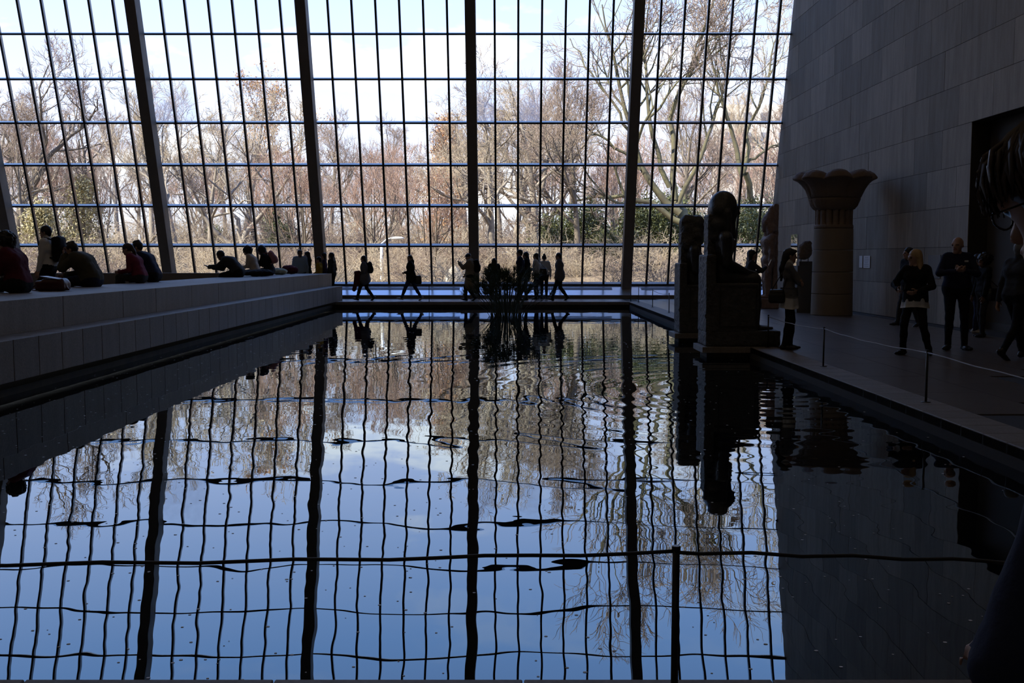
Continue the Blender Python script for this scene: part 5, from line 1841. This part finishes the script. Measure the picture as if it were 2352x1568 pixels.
# separate locks combed from the crown over brow, temples and nape
g = np.random.default_rng(3)
locks = []
cr_ = e_['Hc'] + e_['hu'] * 0.035 * S_
for k in range(420):
    az = g.uniform(-PI, PI)
    front = math.cos(az) > 0.35
    L = g.uniform(1.45, 1.78) if front else g.uniform(1.75, 2.15)
    if abs(math.sin(az)) > 0.75:
        L = g.uniform(1.5, 1.85)
    P = []
    lift = g.uniform(0.0, 0.020)
    for j in range(7):
        th = 0.12 + L * j / 6 * 0.92
        a2 = az + 0.12 * math.sin(3 * th + k)
        r_ = vec(0.112, 0.094, 0.112) * S_ + lift * (0.4 + 0.6 * math.sin(th)) + (0.016 if front and j > 3 else 0)
        P.append(cr_ + e_['hf'] * r_[0] * math.sin(th) * math.cos(a2) + e_['hl'] * r_[1] * math.sin(th) * math.sin(a2) + e_['hu'] * r_[2] * math.cos(th))
    locks.append((np.array(P), np.array([0.0035, 0.006, 0.007, 0.007, 0.006, 0.005, 0.001])))
lk = link_mesh('locks', paths_mesh('locks', locks, 4, MAT['hair_brown']), fg)
lk['kind'] = 'stuff'
gl_ = empty('glasses', fg.location, fg.rotation_euler.z, 'dark-rimmed glasses worn by the person at the right edge', 'glasses')
for s_ in (-1, 1):
    c_ = e_['Hc'] + e_['hf'] * 0.108 * S_ + e_['hu'] * 0.002 * S_ + e_['hl'] * 0.036 * s_ * S_
    t_ = np.linspace(0, 2 * PI, 18)
    tube('rim', [(np.array([c_ + e_['hl'] * 0.026 * math.cos(a) + e_['hu'] * 0.020 * math.sin(a) for a in t_]), 0.0022)], MAT['phone_black'], gl_, 5)
    tube('temple', [(np.array([c_ + e_['hl'] * 0.028 * s_ + e_['hu'] * 0.008, c_ + e_['hl'] * 0.05 * s_ - e_['hf'] * 0.05, c_ + e_['hl'] * 0.047 * s_ - e_['hf'] * 0.12]), 0.002)], MAT['phone_black'], gl_, 5)
tube('bridge', [(np.array([e_['Hc'] + e_['hf'] * 0.11 * S_ + e_['hl'] * q * 0.011 for q in (-1, 0, 1)]), 0.002)], MAT['phone_black'], gl_, 5)

# ---- walking along the far edge of the pool --------------------------------------
V_ = 0.0155
def walker(label, px, y, h, yaw=PI, phase=1, **kw):
    st = kw.pop('stride', 0.30)
    a = dict(pelvis=(0, 0, 0.895), lf=(st * phase, 0.07, 0.075 if phase > 0 else 0.12), rf=(-st * phase, -0.07, 0.12 if phase > 0 else 0.075), lft=-12 if phase > 0 else 35, rft=35 if phase > 0 else -12, lean=3, vox=V_)
    a.update(kw)
    a['girth'] = a.get('girth', 1.0) * 1.2
    a['loose'] = a.get('loose', 0.0) + 0.012
    return figure(label, (W(px, y), y, 0), yaw, h, **a)
w1 = walker('woman with long hair walking left with a dark coat over her arm', 838, 36.5, 1.62, phase=1, girth=0.98, top='grey_cloth', bot='black_cloth', hair='long', lh=(0.22, 0.12, 1.0), rh=(0.22, -0.12, 1.0), lpole=(-0.6, 0.4, -1), rpole=(-0.6, -0.4, -1), hem=(0.10, 0.14, 0.17, TOP))
backpack('dark backpack on the woman walking left with the coat', w1, 'black_cloth')
M3 = Matrix.Rotation(PI, 3, 'Z')
carried('hanging_coat', 'dark red coat hanging from the arm of the first walking woman', 'coat', [cap((-0.06, 0, 0.02), (0.07, 0, 0.0), 0.05), cap((0.0, 0.02, 0), (0.03, 0.02, -0.34), 0.055, 0.065, sq=(vec(0, 1, 0), 0.6)), cap((0.03, 0.02, -0.30), (0.12, 0.03, -0.60), 0.065, 0.075, sq=(vec(0, 1, 0), 0.5)), cap((-0.05, 0, 0), (-0.03, -0.02, -0.42), 0.05, 0.05), cap((0.06, 0, 0), (0.10, 0.02, -0.48), 0.045, 0.05)], ['maroon_cloth'], Vector(w1.location) + M3 @ Vector((0.24, 0.19, 1.0)), PI, 0.016)
w2 = walker('woman in short black coat and pale sneakers striding left in front of the window', 944, 36.4, 1.64, phase=1, stride=0.36, top='black_cloth', bot='denim', shoe='shoe_pale', hair='ponytail', hairc='hair_brown', head=(48, 0), lh=(0.21, 0.08, 1.03), rh=(0.21, -0.08, 1.03), lpole=(-0.6, 0.4, -1), rpole=(-0.6, -0.4, -1), collar=TOP, hem=(0.06, 0.14, 0.15, TOP))
shoulder_bag('black bag hanging behind the woman in the short black coat', w2, (-0.27, 0.12, 0.74), (0.10, 0.06, 0.15), 'leather_black', True, 1, V_)
def parka(e):
    S = e['S']
    o_ = []
    for s_ in (-1, 1):
        o_.append(cap(e['P'] + vec(0, 0.05 * s_ * S, 0.1), e['P'] + vec(0.02, 0.08 * s_ * S, -0.30 * S), 0.15 * S, 0.19 * S, TOP, None, 0.04))
    o_.append(cap(e['Nk'] - e['fw'] * 0.07 * S - e['lat'] * 0.05, e['Nk'] - e['fw'] * 0.07 * S + e['lat'] * 0.05, 0.075 * S, m=TOP, k=0.04))
    return o_
w3 = walker('man in baseball cap and long khaki parka looking at a raised phone', 1080, 36.3, 1.70, phase=-1, stride=0.16, girth=1.05, top='khaki_cloth', bot='black_cloth', hair='cap', hairc='hair_black', head=(0, 14), lh=(0.38, 0.02, 1.33), lpole=(-0.3, 0.6, -1), rh=(0.16, -0.24, 0.92), extra=[parka], loose=0.012)
backpack('black backpack on the man in the parka', w3, 'black_cloth', 1.1, V_, 0.04)
held_phone('phone raised by the man in the parka', w3, (0.50, 0.02, 1.42), 0.3)
figure('long-haired visitor standing behind the left side of the papyrus', (W(1135, 37.1), 37.1, 0), R(95), 1.50, girth=1.15, loose=0.01, top='black_cloth', bot='black_cloth', hair='long', vox=V_)
figure('tall man in dark shirt standing behind the right side of the papyrus', (W(1196, 36.55), 36.55, 0), PI, 1.80, girth=1.15, loose=0.01, top='navy_cloth', bot='black_cloth', hair='short', vox=V_)
figure('dark long-haired woman close behind the tall man at the papyrus', (W(1210, 37.0), 37.0, 0), PI, 1.72, girth=1.15, loose=0.01, top='black_cloth', bot='black_cloth', hair='long', vox=V_)
w6 = figure('woman in white sweater standing right of the papyrus', (W(1234, 37.45), 37.45, 0), R(165), 1.68, girth=1.15, loose=0.01, top='white_cloth', bot='black_cloth', hair='long', hairc='hair_brown', lean=3, lh=(0.28, 0.10, 1.12), rh=(0.28, -0.06, 1.12), vox=V_)
shoulder_bag('black bag on the back of the woman in the white sweater', w6, (-0.25, 0.06, 1.02), (0.13, 0.06, 0.12), 'leather_black', True, -1, V_)
figure('visitor with hair in a bun and pale top behind the woman in the white sweater', (W(1250, 37.88), 37.88, 0), HALF, 1.62, top='white_cloth', bot='charcoal_cloth', hair='bun', vox=V_)
w8 = walker('man in grey jacket walking left right of the papyrus', 1286, 36.5, 1.72, phase=1, stride=0.27, top='grey_cloth', bot='black_cloth', hair='short', lh=(0.16, 0.24, 0.80), rh=(-0.1, -0.24, 0.80), collar=TOP, hem=(0.04, 0.145, 0.15, TOP))

# ---- standing beyond the end of the bench ----------------------------------------
GY = 37.52
m1 = figure('man in pale blue shirt with a cross-body strap beyond the end of the bench', (W(689, GY), GY, 0), R(-80), 1.80, girth=1.15, loose=0.01, top='sky_cloth', bot='charcoal_cloth', hair='short', skin='skin_dark', head=(10, 0), vox=V_)
e_ = root_env[m1.name]
tube('cross_strap', [(np.array([e_['Sh'] + e_['lat'] * 0.11 + e_['u2'] * 0.07, e_['Ch'] + e_['fw'] * 0.135 + vec(0, 0.02, 0.02), e_['Wst'] + e_['fw'] * 0.12 - e_['lat'] * 0.08, e_['P'] - e_['lat'] * 0.20]), 0.013)], MAT['black_cloth'], m1, 6)
figure('woman with long black hair beside the man in the pale blue shirt', (W(708, GY + 0.33), GY + 0.33, 0), PI, 1.74, girth=0.9, top='charcoal_cloth', bot='black_cloth', hair='long', vox=V_)
figure('child in yellow top beyond the end of the bench', (W(734, GY - 0.04), GY - 0.04, 0), R(170), 1.55, girth=0.9, top='yellow_cloth', bot='charcoal_cloth', hair='short', lh=(0.25, 0.08, 1.0), vox=V_)
figure('woman in purple top behind the child in yellow', (W(746, GY + 0.36), GY + 0.36, 0), R(190), 1.70, girth=0.92, top='purple_cloth', bot='black_cloth', hair='shoulder', hairc='hair_brown', vox=V_)
figure('long-haired girl in grey top at the very end of the bench', (W(763, GY), GY, 0), R(160), 1.70, girth=0.9, top='charcoal_cloth', bot='black_cloth', hair='long', vox=V_)

# ---- on and behind the stepped bench ------------------------------------------------
bk = figure('man in pale striped jacket walking left on the plaza behind the bench', (W(112, 22.3), 22.3, 0.30), PI, 1.93, girth=1.12, top='white_cloth', bot='black_cloth', hair='short', pelvis=(0, 0, 0.90), lf=(0.18, 0.08, 0.075), rf=(-0.20, -0.08, 0.11), rft=30, lh=(0.10, 0.25, 0.80), rh=(0.12, -0.24, 0.85), collar=TOP, vox=0.014)
backpack('big black backpack on the man walking behind the bench', bk, 'black_cloth', 1.15, 0.014, 0.02)

SZ = ZS2 + 0.004
def sitter(label, px_back, y, h, **kw):
    """seated facing left with legs over the back edge of the bench; px_back = pixel of the seat's back end"""
    x = ray(px_back, 640)[0] * y - 0.20
    # feet hang clear of the back edge of the seat
    fw_ = min((x - BX3 + 0.17) / (h / 1.70), 0.80)
    fz_ = max(-0.30, 0.125 - math.sqrt(0.845 ** 2 - fw_ ** 2) + 0.06)
    a = dict(pelvis=(0, 0, 0.125), lf=(fw_, 0.11, fz_), rf=(fw_ - 0.02, -0.11, fz_), lknee=(0.6, 0.05, 1), rknee=(0.6, -0.05, 1), vox=0.0135)
    a.update(kw)
    return figure(label, (x, y, SZ), PI, h, **a)
sitter('curly-haired woman in dark maroon top sitting at the left edge of the bench', 72, 16.2, 1.84, girth=1.3, lean=8, lean2=20, head=(0, 8), lh=(0.42, 0.10, 0.28), rh=(0.42, -0.10, 0.28), top='maroon_cloth', bot='black_cloth', hair='curly', vox=0.012)
sitter('man in olive puffer jacket sitting hunched with chin on hand', 236, 19.7, 1.80, girth=1.25, lean=20, lean2=44, head=(0, 6), lh=(0.47, 0.05, 0.55), lpole=(0.4, 0.5, -1), lhd=(0.2, -0.05, 1), lhn=(-1, 0, 0), rh=(0.50, -0.10, 0.20), top='olive_cloth', bot='navy_cloth', hair='quiff', loose=0.03, vox=0.012)
sitter('woman with ponytail and magenta jacket sitting beside the man in navy', 343, 22.6, 1.74, girth=1.15, lean=12, lean2=30, head=(0, 16), lh=(0.40, 0.10, 0.24), rh=(0.42, -0.10, 0.24), top='magenta_cloth', bot='charcoal_cloth', hair='ponytail', hairc='hair_brown', vox=0.013)
sitter('man in navy jacket sitting behind the woman in magenta', 372, 23.7, 1.92, girth=1.25, lean=16, lean2=38, head=(0, 4), lh=(0.48, 0.10, 0.22), rh=(0.48, -0.10, 0.22), top='navy_cloth', bot='black_cloth', hair='quiff', vox=0.013)
p5 = sitter('man in grey hooded top sitting bent over a phone held out', 564, 29.8, 1.85, girth=1.25, lean=32, lean2=56, head=(0, 28), lh=(0.76, 0.06, 0.28), lpole=(-0.2, 0.4, -1), lhn=(0, 0, 1), rh=(0.70, -0.06, 0.24), rpole=(-0.2, -0.4, -1), top='charcoal_cloth', bot='black_cloth', hair='short', skin='skin_dark', loose=0.012, vox=0.014)
held_phone('phone held out by the man in the grey hooded top', p5, (0.86, 0.03, 0.30), 1.0)
sitter('woman with curly hair and cream top sitting behind the man with the phone', 602, 31.4, 1.80, girth=1.12, lean=12, lean2=26, head=(0, 12), lh=(0.42, 0.10, 0.24), rh=(0.42, -0.10, 0.24), top='cream_cloth', bot='black_cloth', hair='curly', vox=0.014)
p7 = sitter('woman in black hooded coat looking at a phone on the bench', 634, 32.8, 1.85, girth=1.2, lean=12, lean2=26, head=(0, 16), lh=(0.46, 0.06, 0.40), rh=(0.44, -0.06, 0.38), top='black_cloth', bot='charcoal_cloth', hair='hood', hairc='hair_black', vox=0.014)
held_phone('dark phone held by the woman in the black hooded coat', p7, (0.58, 0.04, 0.45), 1.0)
backpack('pink backpack worn by the woman in the black hooded coat', p7, 'pink_cloth', 0.9, 0.014)

# ---- things lying on the bench -----------------------------------------------------
def on_seat(px, py):
    p = on_z(px, py, ZS2)
    return Vector((p.x, p.y, ZS2 + 0.003))
o_ = on_seat(122, 668)
sb = empty('satchel', o_, 0, 'maroon leather satchel with grey flap lying on the bench beside the curly-haired woman', 'bag')
solid_obj('body', [rbox((0, 0, 0.085), (0.25, 0.15, 0.085), 0.05), rbox((0.04, 0, 0.13), (0.19, 0.13, 0.075), 0.05), cap((0.24, -0.05, 0.05), (0.29, -0.05, 0.025), 0.03, 0.02)], [MAT['leather_maroon']], 0.012, 0.03, sb, rough=(0.004, 0.05), seed=1)
fl_ = cbox('flap', 0.36, 0.27, 0.012, MAT['grey_flap'], sb, (0.02, 0, 0.214), 0.004)
fl_.rotation_euler = (0, 0.16, 0)
tube('strap', [(np.array([[-0.22, -0.08, 0.12], [-0.29, -0.10, 0.06], [-0.30, -0.10, 0.012], [-0.20, -0.16, 0.012]]), 0.011)], MAT['leather_maroon'], sb, 6)
o_ = on_seat(4, 672)
wb = empty('water_bottle', o_, 0, 'clear plastic water bottle on the bench at the left picture edge', 'bottle')
link_mesh('bottle', lathe_mesh('bottle', [(0.030, 0), (0.034, 0.006), (0.034, 0.15), (0.028, 0.19), (0.014, 0.215), (0.014, 0.23)], 16, MAT['plastic_clear']), wb)
link_mesh('lid', lathe_mesh('lid', [(0.016, 0.23), (0.016, 0.25)], 12, MAT['white_cloth']), wb)
def heap(name, label, cat, px, py, w, h, mat, seed, d=0.25):
    o = empty(name, on_seat(px, py) + Vector((0, 0, 0.012)), 0, label, cat)
    g = np.random.default_rng(seed)
    pr = [ell((0, 0, h * 0.45), (w / 2, d, h * 0.5), k=0.05)]
    for k in range(5):
        pr.append(ell((g.uniform(-0.3, 0.3) * w, g.uniform(-0.4, 0.4) * d, h * g.uniform(0.3, 0.7)), (w * 0.25, d * 0.5, h * 0.32), k=0.05))
    pr.append(cut(rbox((0, 0, -0.5), (3, 3, 0.5), 0.001)))
    solid_obj('fabric', pr, [MAT[mat]], 0.016, 0.04, o, rough=(0.008, 0.06), seed=seed)
    return o
heap('folded_coat', 'black coat heaped on the bench beside the man with the phone', 'coat', 596, 635.2, 0.85, 0.21, 'black_cloth', 1)
heap('cushion_bag', 'pale green padded bag lying on the bench', 'bag', 643, 631.5, 0.50, 0.22, 'pale_green_cloth', 2)
heap('folded_coat', 'dark maroon coat lying on the bench beyond the pale green bag', 'coat', 667, 629.8, 0.55, 0.30, 'maroon_cloth', 3)
